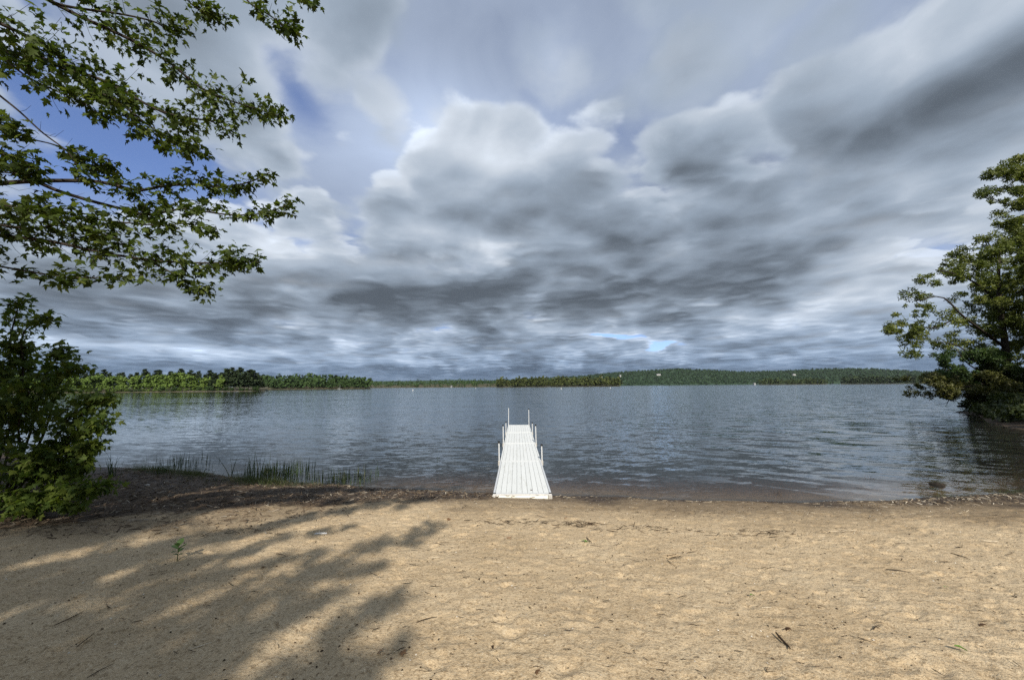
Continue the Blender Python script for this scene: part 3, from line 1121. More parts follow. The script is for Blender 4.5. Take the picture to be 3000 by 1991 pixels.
for course, w0, w1 in SHADE_BANDS:
    g = [on_ground(max(-600, x), y) for x, y in course]
    h0 = random.uniform(7.0, 9.5)
    length = sum((g[i + 1] - g[i]).length for i in range(len(g) - 1))
    n = max(6, int(length / 0.22))
    path = smooth_path(g, n)
    for i, p in enumerate(path):
        u = i / (n - 1)
        w = (w0 + (w1 - w0) * u) * 0.78
        h = h0 + 0.8 * u + random.uniform(-0.4, 0.4)
        shade_blob(p.x + random.gauss(0, 0.08), p.y + random.gauss(0, 0.08), h, w * random.uniform(0.8, 1.3), w * random.uniform(0.8, 1.3), w * 0.7, w * (1.0 if w < 0.45 else 1.5))
    lift = [p + TO_SUN * ((h0 + 0.3 + 0.8 * i / n) / TO_SUN.z) for i, p in enumerate(path)]
    root = bp[8]
    lb = smooth_path([root, root.lerp(lift[-1], 0.6) + Vector((0, 0, 0.5))] + [lift[j] for j in range(n - 1, -1, -4)], 20)
    q = MB()
    q.tube(local(shade, lb), [0.022 * (1 - i / 20) + 0.004 for i in range(20)], 6)
    q.build('limb', BARK, shade, smooth=True)
p_, d_, n_, s_ = crown_blobs(blobs, 18500, 0.12)
leaf_parts(shade, 'leaf', oval_leaf(0.40), p_, d_, n_, s_, SHADE_LEAF, 0, rest='foliage')
top = [(BACK + Vector((random.uniform(-6.5, 1.5), random.uniform(-5.5, 2.5), random.uniform(8.5, 16.0))), (1.6, 1.6, 1.0), 1) for _ in range(60)]
p_, d_, n_, s_ = crown_blobs(top, 10000, 0.26)
leaf_parts(shade, 'leaf', oval_leaf(0.42), p_, d_, n_, s_, SHADE_LEAF, 0, rest='crown')

# ---- shrub on the left shore: a thicket of arching maple shoots
SB = Vector((-8.6, 6.6, float(ground_z(-8.6, 6.6)) - 0.05))
shrub = thing('shrub', 'large dark green leafy shrub standing on the left shore beside the litter', 'shrub', SB)


def px_blob(px, py, y, rx, ry, w=None, rd=None):
    """ellipsoid of foliage at a photo pixel and a distance; radii in photo pixels"""
    c = at_y(px, py, y)
    k = y / FPX
    return (c, (rx * k, (rd if rd else (rx + ry) / 2) * k, ry * k), w if w else rx * ry)


SHRUB_SPRAYS = [  # (stem foot offset, course of pixels, distance, twigs, spread)
    ([(30, 1500), (20, 1200), (30, 1000), (50, 910), (75, 885)], 6.7, 18, 0.22),
    ([(60, 1500), (60, 1150), (90, 990), (130, 945), (172, 930)], 6.6, 16, 0.13),
    ([(80, 1500), (70, 1250), (60, 1100), (70, 1030), (85, 1012)], 6.8, 34, 0.30),
    ([(90, 1500), (120, 1250), (150, 1120), (190, 1050), (218, 1020)], 6.6, 30, 0.20),
    ([(100, 1500), (150, 1280), (190, 1150), (225, 1090), (250, 1075)], 6.5, 30, 0.24),
    ([(110, 1500), (180, 1300), (240, 1210), (290, 1170), (335, 1165)], 6.4, 36, 0.24),
    ([(110, 1500), (180, 1330), (240, 1270), (290, 1240), (330, 1232)], 6.3, 36, 0.24),
    ([(110, 1500), (160, 1400), (220, 1340), (265, 1310), (295, 1300)], 6.3, 34, 0.24),
    ([(90, 1500), (130, 1420), (190, 1380), (250, 1360), (285, 1365)], 6.2, 30, 0.24),
    ([(60, 1500), (60, 1350), (80, 1250), (100, 1180), (120, 1130)], 6.2, 46, 0.36),
    ([(0, 1500), (-20, 1300), (-20, 1150), (0, 1080), (20, 1060)], 6.6, 40, 0.36),
    ([(20, 1510), (20, 1430), (60, 1370), (110, 1340), (150, 1330)], 6.0, 40, 0.34),
    ([(-60, 1510), (-120, 1350), (-150, 1150), (-160, 1000), (-150, 920)], 6.8, 40, 0.45),
    ([(-60, 1510), (-80, 1400), (-60, 1300), (-30, 1220), (0, 1180)], 6.0, 40, 0.34),
    ([(90, 1510), (150, 1460), (220, 1430), (280, 1420), (330, 1425)], 5.9, 24, 0.17),
    ([(60, 1510), (100, 1470), (160, 1455), (220, 1465), (250, 1480)], 5.8, 26, 0.17),
    ([(20, 1510), (40, 1470), (70, 1450), (110, 1460), (150, 1480)], 5.8, 24, 0.17),
]
tips, tw = [], MB()
for course, y, count, spread in SHRUB_SPRAYS:
    pts = [at_y(a - 26 if a > 60 else a, b, y + 0.25 * (1 - k / 4)) for k, (a, b) in enumerate(course)]
    pts[0] = Vector((SB.x + (pts[0].x - SB.x) * 0.35, SB.y + random.uniform(-0.3, 0.3), SB.z))
    path = smooth_path(pts, 22)
    st = MB()
    st.tube(local(shrub, path), [0.017 * (1 - i / 24) + 0.003 for i in range(22)], 6)
    st.build('stem', BARK_DARK, shrub, smooth=True)
    for k in range(count):
        u = 0.22 + 0.78 * (k + random.random()) / count
        i = min(21, int(u * 21))
        p0 = path[i]
        fwd = (path[min(i + 1, 21)] - path[max(i - 1, 0)]).normalized()
        side = Vector((random.gauss(0, 1), random.gauss(0, 1), random.gauss(-0.1, 0.5)))
        side = (side - fwd * side.dot(fwd)).normalized()
        L = spread * random.uniform(0.4, 1.2) * (1.5 - 0.9 * u)
        tip = p0 + side * L + fwd * L * 0.5
        tw.tube(local(shrub, [p0, p0.lerp(tip, 0.5) - Vector((0, 0, 0.04)), tip]), [0.004, 0.003, 0.002], 3, cap=False)
        tips.append((tip, side))
    tips.append((path[-1], fwd))
tw.build('twigs', BARK_DARK, shrub)['kind'] = 'stuff'
lp, ld, ln, ls = spray_leaves(tips, 11.0, 0.16, 0.100, 0.45)
leaf_parts(shrub, 'leaf', maple_leaf(0.5), lp, ld, ln, ls, SHRUB_LEAF, 300)
print('shrub leaves', len(lp))

# ------------------------------------------------------------------ the wooded point on the right
RIGHT_LEAF = leaf_material('oak_leaf', [(0.0, (0.050, 0.070, 0.015)), (0.5, (0.100, 0.124, 0.024)), (1.0, (0.185, 0.195, 0.046))], 0.3, 1.5, 0.55, 0.3, big=0.35)
RIGHT_LEAF2 = leaf_material('birch_leaf', [(0.0, (0.030, 0.058, 0.020)), (0.5, (0.055, 0.095, 0.030)), (1.0, (0.11, 0.14, 0.045))], 0.3, 1.5, 0.55, 0.3, big=0.35)
BROWN_LEAF = leaf_material('bronze_leaf', [(0.0, (0.042, 0.050, 0.014)), (0.5, (0.080, 0.085, 0.022)), (1.0, (0.125, 0.120, 0.034))], 0.3, 1.4)


def far_tree(name, label, foot, trunk_px, limbs, sprays, ydist, leaf_mat, count, size, trunk_r=0.28, group=None):
    root = thing(name, label, 'tree', foot, group=group)
    tpth = smooth_path([foot - Vector((0, 0, 0.4))] + [at_y(x, y, ydist) for x, y in trunk_px], 14)
    q = MB()
    q.tube(local(root, tpth), [trunk_r * (1 - i / 16) for i in range(14)], 10)
    q.build('trunk', BARK_DARK, root, smooth=True)
    for course, r in limbs:
        pts = [at_y(x, y, ydist + dd) for x, y, dd in course]
        pts[0] = min(tpth, key=lambda p: (p - pts[0]).length)
        pth = smooth_path(pts, 12)
        q = MB()
        q.tube(local(root, pth), [r * (1 - i / 13) + 0.01 for i in range(12)], 6)
        q.build('limb', BARK_DARK, root, smooth=True)
    bl = []
    for x, y, dd, rx, ry, w in sprays:
        # break every mass into uneven tufts with gaps between them
        nt = max(4, int(rx * ry / 135))
        for _ in range(nt):
            a = random.uniform(0, 2 * math.pi)
            rr = math.sqrt(random.random())
            tx, ty = x + math.cos(a) * rx * rr, y + math.sin(a) * ry * rr
            td = dd + random.uniform(-1, 1) * max(0.5, rx * ydist / FPX * 0.8)
            s = random.choice((6, 8, 10, 13, 17, 21)) * random.uniform(0.8, 1.2)
            b = px_blob(tx, ty, ydist + td, s * 1.2, s * 0.85)
            bl.append((b[0], b[1], s ** 1.7 * w))
    p, d, n, s = crown_blobs(bl, count, size)
    v, f = scatter(clump_leaf(), p - np.array(foot), frames(d, n), s)
    tag(mesh_np('crown', v, f, leaf_mat, root), kind='stuff')
    return root


def foot_at(x, y):
    return Vector((x, y, float(ground_z(x, y))))


# big broad-crowned tree leaning out over the water
far_tree('leaning_oak', 'broad olive-green tree leaning out over the water on the right point', foot_at(43.4, 33.6),
         [(2955, 1120), (2945, 1010), (2930, 900), (2925, 800), (2930, 720)],
         [([(2940, 1000, 0), (2880, 970, -1), (2820, 925, -2), (2760, 870, -2), (2690, 880, -2.5)], 0.12),
          ([(2945, 1010, 0), (2860, 960, 1), (2790, 940, 0), (2740, 960, -1), (2650, 950, -1)], 0.10),
          ([(2930, 880, 0), (2860, 830, 0), (2790, 800, -1), (2740, 790, -1)], 0.09),
          ([(2950, 1080, 0), (2870, 1050, -1), (2800, 1010, -1), (2740, 1000, -2)], 0.08),
          ([(2930, 780, 0), (2900, 720, 1), (2880, 690, 0)], 0.06),
          ([(2950, 900, 0), (3020, 830, 0), (3060, 780, 0)], 0.08)],
         [(2630, 945, -1, 52, 26, 1), (2700, 905, -1, 60, 22, 1), (2665, 990, -1.5, 48, 22, .9), (2720, 965, -2, 60, 26, .9),
          (2760, 820, -1, 70, 26, 1), (2690, 860, -1.5, 45, 16, .9), (2830, 760, 0, 60, 42, 1), (2780, 790, 0, 40, 22, 1), (2890, 730, 0, 50, 45, 1),
          (2860, 850, 1, 80, 55, 1), (2940, 800, 0, 90, 90, 1.1), (2900, 930, 1.5, 80, 55, 1), (2960, 960, 1, 70, 70, 1.1),
          (2800, 930, -1, 60, 16, .6), (2840, 990, 0, 70, 22, .8), (2770, 1010, -1, 60, 14, .7), (2690, 1030, -2, 26, 12, .7), (2880, 1040, 0, 60, 30, .9),
          (3020, 900, 0, 60, 140, 1.1)],
         34.0, RIGHT_LEAF, 17000, 0.19, 0.34, 'trees on the right point')
# taller tree behind, cut by the frame
far_tree('tall_tree', 'tallest dark-leaved tree at the right edge, its crown cut by the frame', foot_at(50.0, 37.0),
         [(3060, 1100), (3055, 900), (3050, 700), (3045, 520), (3050, 430)],
         [([(3050, 640, 0), (2990, 610, 0), (2930, 590, 0), (2890, 575, -1)], 0.09), ([(3050, 560, 0), (3000, 530, 0), (2950, 505, 0)], 0.08),
          ([(3055, 760, 0), (3000, 700, 0), (2950, 670, 0), (2920, 665, 0)], 0.09)],
         [(2975, 500, 0, 50, 26, 1), (2930, 515, 0, 28, 16, .9), (3020, 490, 0, 50, 45, 1), (2920, 575, 0, 46, 18, 1), (2980, 580, 0, 50, 34, 1), (3040, 580, 0, 60, 70, 1.1),
          (2950, 665, 0, 42, 24, 1), (3000, 660, 0, 50, 50, 1), (2985, 715, 0, 50, 26, 1), (3060, 750, 0, 70, 120, 1.1), (3000, 620, 0, 30, 30, .8), (2935, 625, 0, 20, 8, .5)],
         38.0, RIGHT_LEAF, 12000, 0.22, 0.30, 'trees on the right point')
# light young birch low over the water
far_tree('young_birch', 'thin blue-green young tree between the leaning oak and the bank', foot_at(41.9, 33.0),
         [(2900, 1130), (2870, 1090), (2830, 1060), (2800, 1020)],
         [([(2870, 1090, 0), (2810, 1090, 0), (2760, 1080, 0)], 0.04), ([(2880, 1110, 0), (2820, 1120, 0), (2760, 1115, -1)], 0.04), ([(2850, 1060, 0), (2880, 1020, 0), (2930, 1010, 0)], 0.04)],
         [(2790, 1065, 0, 60, 18, 1), (2760, 1100, -1, 50, 14, .9), (2840, 1095, 0, 60, 22, 1), (2880, 1050, 0, 60, 30, 1), (2930, 1080, 0, 60, 50, 1), (2770, 1040, 0, 34, 8, .6), (2815, 1130, 0, 50, 14, .9)],
         33.0, RIGHT_LEAF2, 6500, 0.18, 0.10, 'trees on the right point')
# bronze branches trailing just above the water
far_tree('trailing_tree', 'low tree with bronze-brown leaves trailing over the water below the others', foot_at(41.5, 32.0),
         [(2930, 1150), (2900, 1130), (2870, 1120)],
         [([(2880, 1130, 0), (2800, 1135, -1), (2720, 1135, -1), (2660, 1140, -1)], 0.06), ([(2900, 1150, 0), (2830, 1160, -1), (2760, 1160, -1), (2690, 1155, -1)], 0.05)],
         [(2690, 1115, -1, 66, 10, .8), (2770, 1115, -1, 60, 14, 1), (2720, 1135, -1, 70, 9, 1), (2800, 1140, -1, 60, 16, 1.1), (2860, 1130, 0, 60, 26, 1.1), (2780, 1160, -1, 66, 9, .9),
          (2700, 1150, -1, 40, 5, .5), (2920, 1120, 0, 50, 40, 1.1), (2850, 1165, 0, 40, 14, .9)],
         32.0, BROWN_LEAF, 6500, 0.16, 0.12, 'trees on the right point')
# dense undergrowth that closes the bank
und = thing('undergrowth_bush', 'dense dark bush filling the bank under the trees on the right', 'bush', foot_at(43.8, 33.2))
st = MB()
for _ in range(9):
    a = Vector((random.uniform(-1.5, 1.5), random.uniform(-0.5, 0.5), -0.2))
    st.tube([a, a * 1.3 + Vector((0, 0, 1.3)), a * 1.8 + Vector((random.uniform(-0.5, 0.5), 0, 2.6))], [0.04, 0.03, 0.01], 5)
st.build('stems', BARK_DARK, und)
bl = [px_blob(random.uniform(2850, 3090), random.uniform(1085, 1198), 33.0 + random.uniform(-0.6, 3.0), random.uniform(12, 28), random.uniform(8, 18)) for _ in range(90)]
for _ in range(170):
    x = random.uniform(27.0, 42.0)
    y = float(shore_y(x)) - random.uniform(0.2, 5.5)
    bl.append((Vector((x, y, float(ground_z(x, y)) + random.uniform(0.1, 0.7))), (0.6, 0.6, 0.4), 60))
p, d, n, s = crown_blobs(bl, 24000, 0.24)
v, f = scatter(clump_leaf(), p - np.array(und.location), frames(d, n), s)
tag(mesh_np('crown', v, f, leaf_material('undergrowth_leaf', [(0, (0.02, 0.032, 0.008)), (1, (0.06, 0.075, 0.018))], 0.25, 1.4), und), kind='stuff')

# tree line that continues the wood to the right of the frame and throws shade on the bank
BANK = [(52, 30, 17, 'leafy tree just outside the right edge on the wooded bank'), (47, 26, 15, 'leafy tree closing the wooded bank at the right edge'),
        (56, 38, 18, 'leafy tree deep in the wood on the right point'), (31, 12.0, 13, 'nearest leafy tree on the right bank, outside the frame'),
        (37, 16.0, 14, 'second leafy tree along the right bank, outside the frame'), (44, 21, 15, 'third leafy tree along the right bank, outside the frame')]
for x, y, h, lab in BANK:
    ft = foot_at(x, y)
    root = thing('bank_tree', lab, 'tree', ft, group='trees on the right point')
    q = MB()
    q.tube([(0, 0, -0.4), (0.1, 0, h * 0.4), (0, 0.1, h * 0.9)], [0.3, 0.2, 0.05], 9)
    q.build('trunk', BARK_DARK, root, smooth=True)
    bl = [((max(-3.5, min(3.5, random.gauss(0, 2.0))), random.gauss(0, 2.0), random.uniform(h * 0.15, h)), (1.4, 1.4, 0.8), 1) for _ in range(34)]
    p, d, n, s = crown_blobs(bl, 3500, 0.34)
    v, f = scatter(clump_leaf(), p, frames(d, n), s)
    tag(mesh_np('crown', v, f, RIGHT_LEAF, root), kind='stuff')

# fallen grey log and dead branches at the foot of the bank
DEADWOOD = bark_material('weathered_wood', (0.16, 0.145, 0.13), (0.34, 0.32, 0.29), 6.0)
DARKWOOD = bark_material('sodden_wood', (0.012, 0.010, 0.008), (0.035, 0.028, 0.022), 6.0)


def log(name, label, cat, course, y, r0, r1, mat, branches=(), group=None):
    pts = [at_y(a, b, yy) for (a, b), yy in zip(course, y)]
    root = thing(name, label, cat, pts[0], group=group)
    pth = smooth_path(pts, 16)
    q = MB()
    q.tube(local(root, pth), [(r0 + (r1 - r0) * i / 15) * random.uniform(0.88, 1.12) for i in range(16)], 8)
    q.build('stem', mat, root, smooth=True)
    for course2, rb in branches:
        q = MB()
        pp = smooth_path([at_y(a, b, yy) for a, b, yy in course2], 8)
        q.tube(local(root, pp), [rb * (1 - i / 9) + 0.004 for i in range(8)], 5)
        q.build('branch', mat, root, smooth=True)
    return root


log('fallen_log', 'bleached grey fallen log lying along the foot of the right bank', 'log',
    [(3060, 1212), (2990, 1226), (2920, 1237), (2850, 1238)], [28.0, 27.5, 27.4, 27.6], 0.14, 0.05, DEADWOOD,
    [([(2990, 1226, 27.5), (2960, 1215, 28.0), (2905, 1206, 28.4)], 0.04)])
log('driftwood_branch', 'dark sunken branch poking left out of the water below the leaning oak', 'branch',
    [(2830, 1218), (2790, 1216), (2740, 1215)], [31.0, 31.0, 31.2], 0.07, 0.015, DARKWOOD)
log('root_mass', 'dark stump with roots jutting over the water at the tip of the bank', 'stump',
    [(2880, 1200), (2850, 1190), (2805, 1190)], [33.0, 32.8, 32.6], 0.30, 0.06, DARKWOOD,
    [([(2860, 1175, 32.8), (2850, 1168, 32.4), (2830, 1160, 32.0)], 0.05), ([(2860, 1205, 32.6), (2830, 1204, 32.4), (2800, 1206, 32.3)], 0.08)])
log('dead_branch', 'bare forked dead branch hanging down to the water under the bronze leaves', 'branch',
    [(2800, 1150), (2785, 1165), (2772, 1180), (2740, 1187)], [31.5, 31.2, 31.0, 30.8], 0.03, 0.008, DARKWOOD,
    [([(2780, 1170, 31.1), (2775, 1182, 31.0), (2770, 1192, 31.0)], 0.02)])

# ------------------------------------------------------------------ far shores
def far_leaf(name, a, b, c):
    m, t, out = material(name)
    pos = node(t, 'ShaderNodeNewGeometry', out='Position')
    isl = node(t, 'ShaderNodeNewGeometry', out='Random Per Island')
    obr = node(t, 'ShaderNodeObjectInfo', out='Random')
    f = isl * 0.45 + obr * 0.35 + noise(t, pos, 0.03, 3.0, 0.6).ramp(0.3, 0.7) * 0.35
    principled(t, out, ramp_colors(t, f, [(0.0, a), (0.5, b), (1.0, c)]), 0.8, 0.15)
    return m


F_BRIGHT = far_leaf('spring_leaf', (0.060, 0.098, 0.020), (0.092, 0.142, 0.028), (0.125, 0.178, 0.040))
F_PINE = far_leaf('pine_needles', (0.014, 0.026, 0.012), (0.026, 0.042, 0.018), (0.042, 0.060, 0.024))
F_MIXED_SHADED = far_leaf('mixed_forest_shaded', (0.020, 0.040, 0.012), (0.036, 0.066, 0.020), (0.062, 0.098, 0.028))  # mixed greens, darkened to paint in cloud shadow on the farther shores
F_HILL_SHADED = far_leaf('hill_forest', (0.013, 0.032, 0.015), (0.022, 0.046, 0.021), (0.036, 0.064, 0.028))  # cloud shadow over the hill is put into these greens
F_TRUNK = bark_material('far_trunk', (0.10, 0.09, 0.075), (0.24, 0.22, 0.19), 1.0)
m, t, out = material('shore_earth')
g = noise(t, node(t, 'ShaderNodeNewGeometry', out='Position'), 0.3, 5.0, 0.6)
principled(t, out, mixc(t, g.ramp(0.35, 0.65), (0.035, 0.038, 0.018), (0.11, 0.095, 0.065)), 0.9, 0.1)
EARTH = m


def far_pt(px, y, z=WATER_Z):
    d = ray(px, 1131)
    return Vector((d.x * y / d.y, y, z))


def card_template():
    return np.array([(-0.5, -0.35, 0), (0.5, -0.45, 0.12), (0.42, 0.4, -0.1), (-0.38, 0.48, 0.1), (0, 0, 0.18)]), np.array([(0, 1, 4), (1, 2, 4), (2, 3, 4), (3, 0, 4)])


def crown_cards(kind, n, seed):
    """unit tree crown (height 1, foot at 0): leaf sprays filling the form of the species"""
    r_ = np.random.default_rng(seed)
    if kind == 'broad':
        lobes = [(r_.uniform(-0.20, 0.20), r_.uniform(-0.20, 0.20), r_.uniform(0.22, 0.84), r_.uniform(0.10, 0.20)) for _ in range(13)]
        lobes += [(0, 0, 0.86, 0.13), (0.1, 0, 0.3, 0.2), (-0.12, 0, 0.34, 0.2)]
        pk = r_.integers(0, len(lobes), n)
        L = np.array(lobes)[pk]
        d = r_.normal(size=(n, 3))
        d /= np.linalg.norm(d, axis=1, keepdims=True)
        p = L[:, :3] + d * L[:, 3:4] * (r_.random((n, 1)) ** 0.35) * np.array([1.0, 1.0, 0.8])
        nm = d + r_.normal(size=(n, 3)) * 0.35
        sz = r_.uniform(0.05, 0.10, n)
    else:                                               # white pine: tiers of flat plates, ragged top
        tiers = []
        for k in range(15):
            z = 0.22 + 0.76 * k / 14
            w = 0.26 * (1 - max(0, z - 0.35) / 0.75) + 0.03
            for _ in range(4):
                a = r_.uniform(0, 6.28)
                tiers.append((math.cos(a) * w * 0.6, math.sin(a) * w * 0.6, z + r_.uniform(-0.02, 0.02), w * r_.uniform(0.45, 0.85)))
        pk = r_.integers(0, len(tiers), n)
        L = np.array(tiers)[pk]
        d = r_.normal(size=(n, 3))
        d /= np.linalg.norm(d, axis=1, keepdims=True)
        p = L[:, :3] + d * L[:, 3:4] * (r_.random((n, 1)) ** 0.5) * np.array([1.0, 1.0, 0.22])
        nm = np.array([0, 0, 1.0]) + r_.normal(size=(n, 3)) * 0.5
        sz = r_.uniform(0.045, 0.085, n)
    return p, r_.normal(size=(n, 3)), nm, sz


CARD = card_template()
protos = {}
for kind, mat, k in [('broad', F_BRIGHT, 5), ('broad2', F_MIXED_SHADED, 3), ('pine', F_PINE, 4)]:
    for j in range(k):
        p, d, n, s = crown_cards('pine' if kind == 'pine' else 'broad', 700, 100 + j * 7 + len(kind))
        v, f = scatter(CARD, p, frames(d, n), s * 0.9)
        cr = mesh_np('crown', v, f, mat, link=False).data
        q = MB()
        q.tube([(0, 0, -0.03), (0.01, 0, 0.4), (0, 0.01, 0.85)], [0.012, 0.009, 0.003], 6)
        tk = mesh_np('trunk', q.v, q.f, F_TRUNK, link=False).data
        protos.setdefault(kind, []).append((cr, tk))


def place_tree(name, kind, label, group, px, y, h, wide=1.0, z=None):
    cr, tk = random.choice(protos[kind])
    p = far_pt(px, y, (WATER_Z + 0.6) if z is None else z)
    root = thing(name, label, 'tree', p, (0, 0, random.uniform(0, 6.28)), group)
    root.scale = (h * wide, h * wide, h)
    for nm, me in (('crown', cr), ('trunk', tk)):
        o = bpy.data.objects.new(nm, me)
        COL.objects.link(o)
        o.parent = root
    return root


def land(name, outline, label, rise, mat=EARTH):
    """low land: shoreline points (px, distance), rising inland"""
    pts = [far_pt(px, y) for px, y in outline]
    v, f = [], []
    for i, p in enumerate(pts):
        away = Vector((p.x, p.y, 0)).normalized()
        for back, z in ((-3, -1.5), (0, 0.05), (4, 0.7), (40, rise * 0.5), (160, rise)):
            q = p + away * back
            v.append((q.x, q.y, WATER_Z + z + 0.25 * math.sin(i * 1.7 + back)))
    n = 5
    for i in range(len(pts) - 1):
        for k in range(n - 1):
            a = i * n + k
            f.append((a, a + n, a + n + 1, a + 1))
    return tag(mesh_np(name, v, f, mat, smooth=True), label, kind='structure')


# --- the near point on the left
PT = [(-700, 230), (-300, 262), (0, 285), (200, 300), (350, 300), (480, 300), (560, 302), (650, 306), (720, 312), (765, 325), (785, 345)]
land('terrain_left_point', PT, 'wooded point across the lake on the left', 4.0)


def pt_y(px):
    return float(np.interp(px, [a for a, b in PT], [b for a, b in PT]))


G1, G2 = 'leafy trees along the left point', 'dark pines on the left point'
L1 = 'bright green leafy tree in the front row on the left point'
L2 = 'dark pine standing above the leafy trees on the left point'
ORD = ('first', 'second', 'third', 'fourth', 'fifth', 'sixth', 'seventh', 'eighth', 'ninth', 'tenth', 'eleventh', 'last')
for px in np.arange(-260, 690, 15.0):                             # front row
    px = px + random.uniform(-6, 6)
    if 655 < px:
        continue
    hh = random.uniform(11.5, 14.0) * (1.10 if 450 < px < 560 else 1.0) + 1.0 * math.sin(px * 0.05)
    place_tree('leafy_tree', 'broad', L1, G1, px, pt_y(px) + random.uniform(5, 16), hh, random.uniform(0.75, 1.0))
for px in np.arange(-250, 690, 19.0):                             # pines behind
    px = px + random.uniform(-8, 8)
    place_tree('pine_tree', 'pine', L2, G2, px, pt_y(px) + random.uniform(30, 60), random.uniform(13.0, 18.5), random.uniform(0.8, 1.15), WATER_Z + 1.6)
for tip_i, (px, h) in enumerate(((600, 13), (625, 14), (648, 15), (662, 18), (676, 19.5), (690, 17.0), (703, 19.0), (716, 16.0), (728, 17.5), (740, 17.0), (752, 15.5), (762, 12.5))):
    place_tree('tip_pine', 'pine', ORD[tip_i] + ' ragged dark pine from the left at the tip of the left point', 'pines at the tip of the left point', px, pt_y(px) + random.uniform(8, 20), h, random.uniform(1.0, 1.35))
for px in np.arange(180, 760, 13.0):                              # low shore brush in front of the trunks
    place_tree('shore_bush', 'broad' if px < 640 and random.random() < 0.6 else 'broad2', 'low bush at the water along the left point', 'bushes along the left point',
               px + random.uniform(-5, 5), pt_y(px) + random.uniform(1.5, 4), random.uniform(2.0, 4.5), 1.7, WATER_Z + 0.1)
# pale driftwood and beach at the point
q = MB()
for px in np.arange(520, 700, 9.0):
    a = far_pt(px, pt_y(px) - 0.6, WATER_Z + 0.22)
    q.tube([a, a + Vector((random.uniform(3, 6), random.uniform(-0.5, 0.5), random.uniform(-0.1, 0.3)))], 0.14, 5)
tag(q.build('driftwood', F_TRUNK), 'pale line of driftwood at the water on the left point', kind='stuff')


def forest(name, label, edge, depth, h, count, mat, cards=46, pine=0.3, seed=3, top=None, zoff=0.3):
    """a far wood read as one mass: every tree a crown of its own in one mesh; edge = [(px, distance)]"""
    r_ = np.random.default_rng(seed)
    P, D, N, Z = [], [], [], []
    e = np.array(edge, float)
    for _ in range(count):
        px = r_.uniform(e[0, 0], e[-1, 0])
        back = r_.random() ** 1.3
        y = np.interp(px, e[:, 0], e[:, 1]) + 2 + back * depth
        base = far_pt(px, y, WATER_Z + zoff)
        if top is not None:
            base.z += float(np.interp(px, *top)) * back * y / FPX
        hh = h * r_.choice((0.55, 0.7, 0.85, 1.0, 1.0, 1.15, 1.35)) * r_.uniform(0.9, 1.1)
        p, d, n, s = crown_cards('pine' if r_.random() < pine else 'broad', cards, int(r_.integers(1e6)))
        P.append(p * hh * np.array([1.15, 1.15, 1.0]) + np.array(base))
        D.append(d)
        N.append(n)
        Z.append(s * hh * 2.2)
    P, D, N, Z = np.concatenate(P), np.concatenate(D), np.concatenate(N), np.concatenate(Z)
    v, f = scatter(CARD, P, frames(D, N), Z)
    return tag(mesh_np(name, v, f, mat), label, kind='stuff')


# --- second shore, left of centre
E2 = [(700, 640), (800, 640), (900, 650), (1000, 660), (1085, 670)]
land('terrain_left_shore', E2, 'low wooded shore behind the left point', 9)
forest('left_shore_wood', 'green wood on the low shore behind the left point', E2, 130, 15.5, 330, F_MIXED_SHADED, 40, 0.3, 5,
       ([700, 800, 900, 960, 1040, 1090], [8, 14, 16, 14, 9, 2]))
# --- far shore in the centre
E3 = [(960, 1450), (1100, 1450), (1300, 1480), (1500, 1480), (1660, 1450)]
land('terrain_far_shore', E3, 'far wooded shore at the centre of the lake', 14)
forest('far_shore_wood', 'far wood along the middle of the opposite shore', E3, 420, 17, 620, F_MIXED_SHADED, 22, 0.35, 6,
       ([960, 1090, 1200, 1330, 1450, 1600, 1660], [4, 8, 10, 13, 14, 17, 20]))
# --- the point with dark pines right of centre
E4 = [(1455, 1010), (1600, 1020), (1750, 1030), (1815, 1040)]
land('terrain_centre_point', E4, 'flat dark wooded point right of the dock', 4)
forest('centre_point_wood', 'dark pine wood on the flat point right of the dock', E4, 90, 20, 260, far_leaf('shaded_wood', (0.022, 0.032, 0.010), (0.042, 0.056, 0.017), (0.075, 0.088, 0.026)), 44, 0.5, 7)  # wood colour includes painted cloud shadow
# --- islands before the hill
for nm, lab, e, c, sd in (('island_wood', 'dark wooded islet in front of the long hill', [(2225, 1500), (2300, 1480), (2425, 1500)], 150, 8),
                          ('shore_wood', 'dark wood on the shore at the right end of the long hill', [(2465, 1500), (2600, 1450), (2780, 1450)], 260, 9)):
    land('terrain_' + nm, e, lab, 3)
    forest(nm, lab, e, 90, 20 if sd == 8 else 26, c, F_PINE if sd == 9 else far_leaf('shaded_islet_wood', (0.020, 0.034, 0.014), (0.032, 0.050, 0.018), (0.055, 0.072, 0.024)), 26, 0.4, sd)  # these dark greens carry cloud shadow as well as species colour

# --- the long hill: a rise of land with a canopy of trees
HX = [1380, 1500, 1600, 1700, 1800, 1900, 1990, 2080, 2180, 2260, 2350, 2450, 2560, 2650, 2760, 2900, 3200]
HT = [1118, 1112, 1106, 1100, 1090, 1083, 1079, 1082, 1087, 1086, 1082, 1078, 1078, 1083, 1090, 1096, 1105]


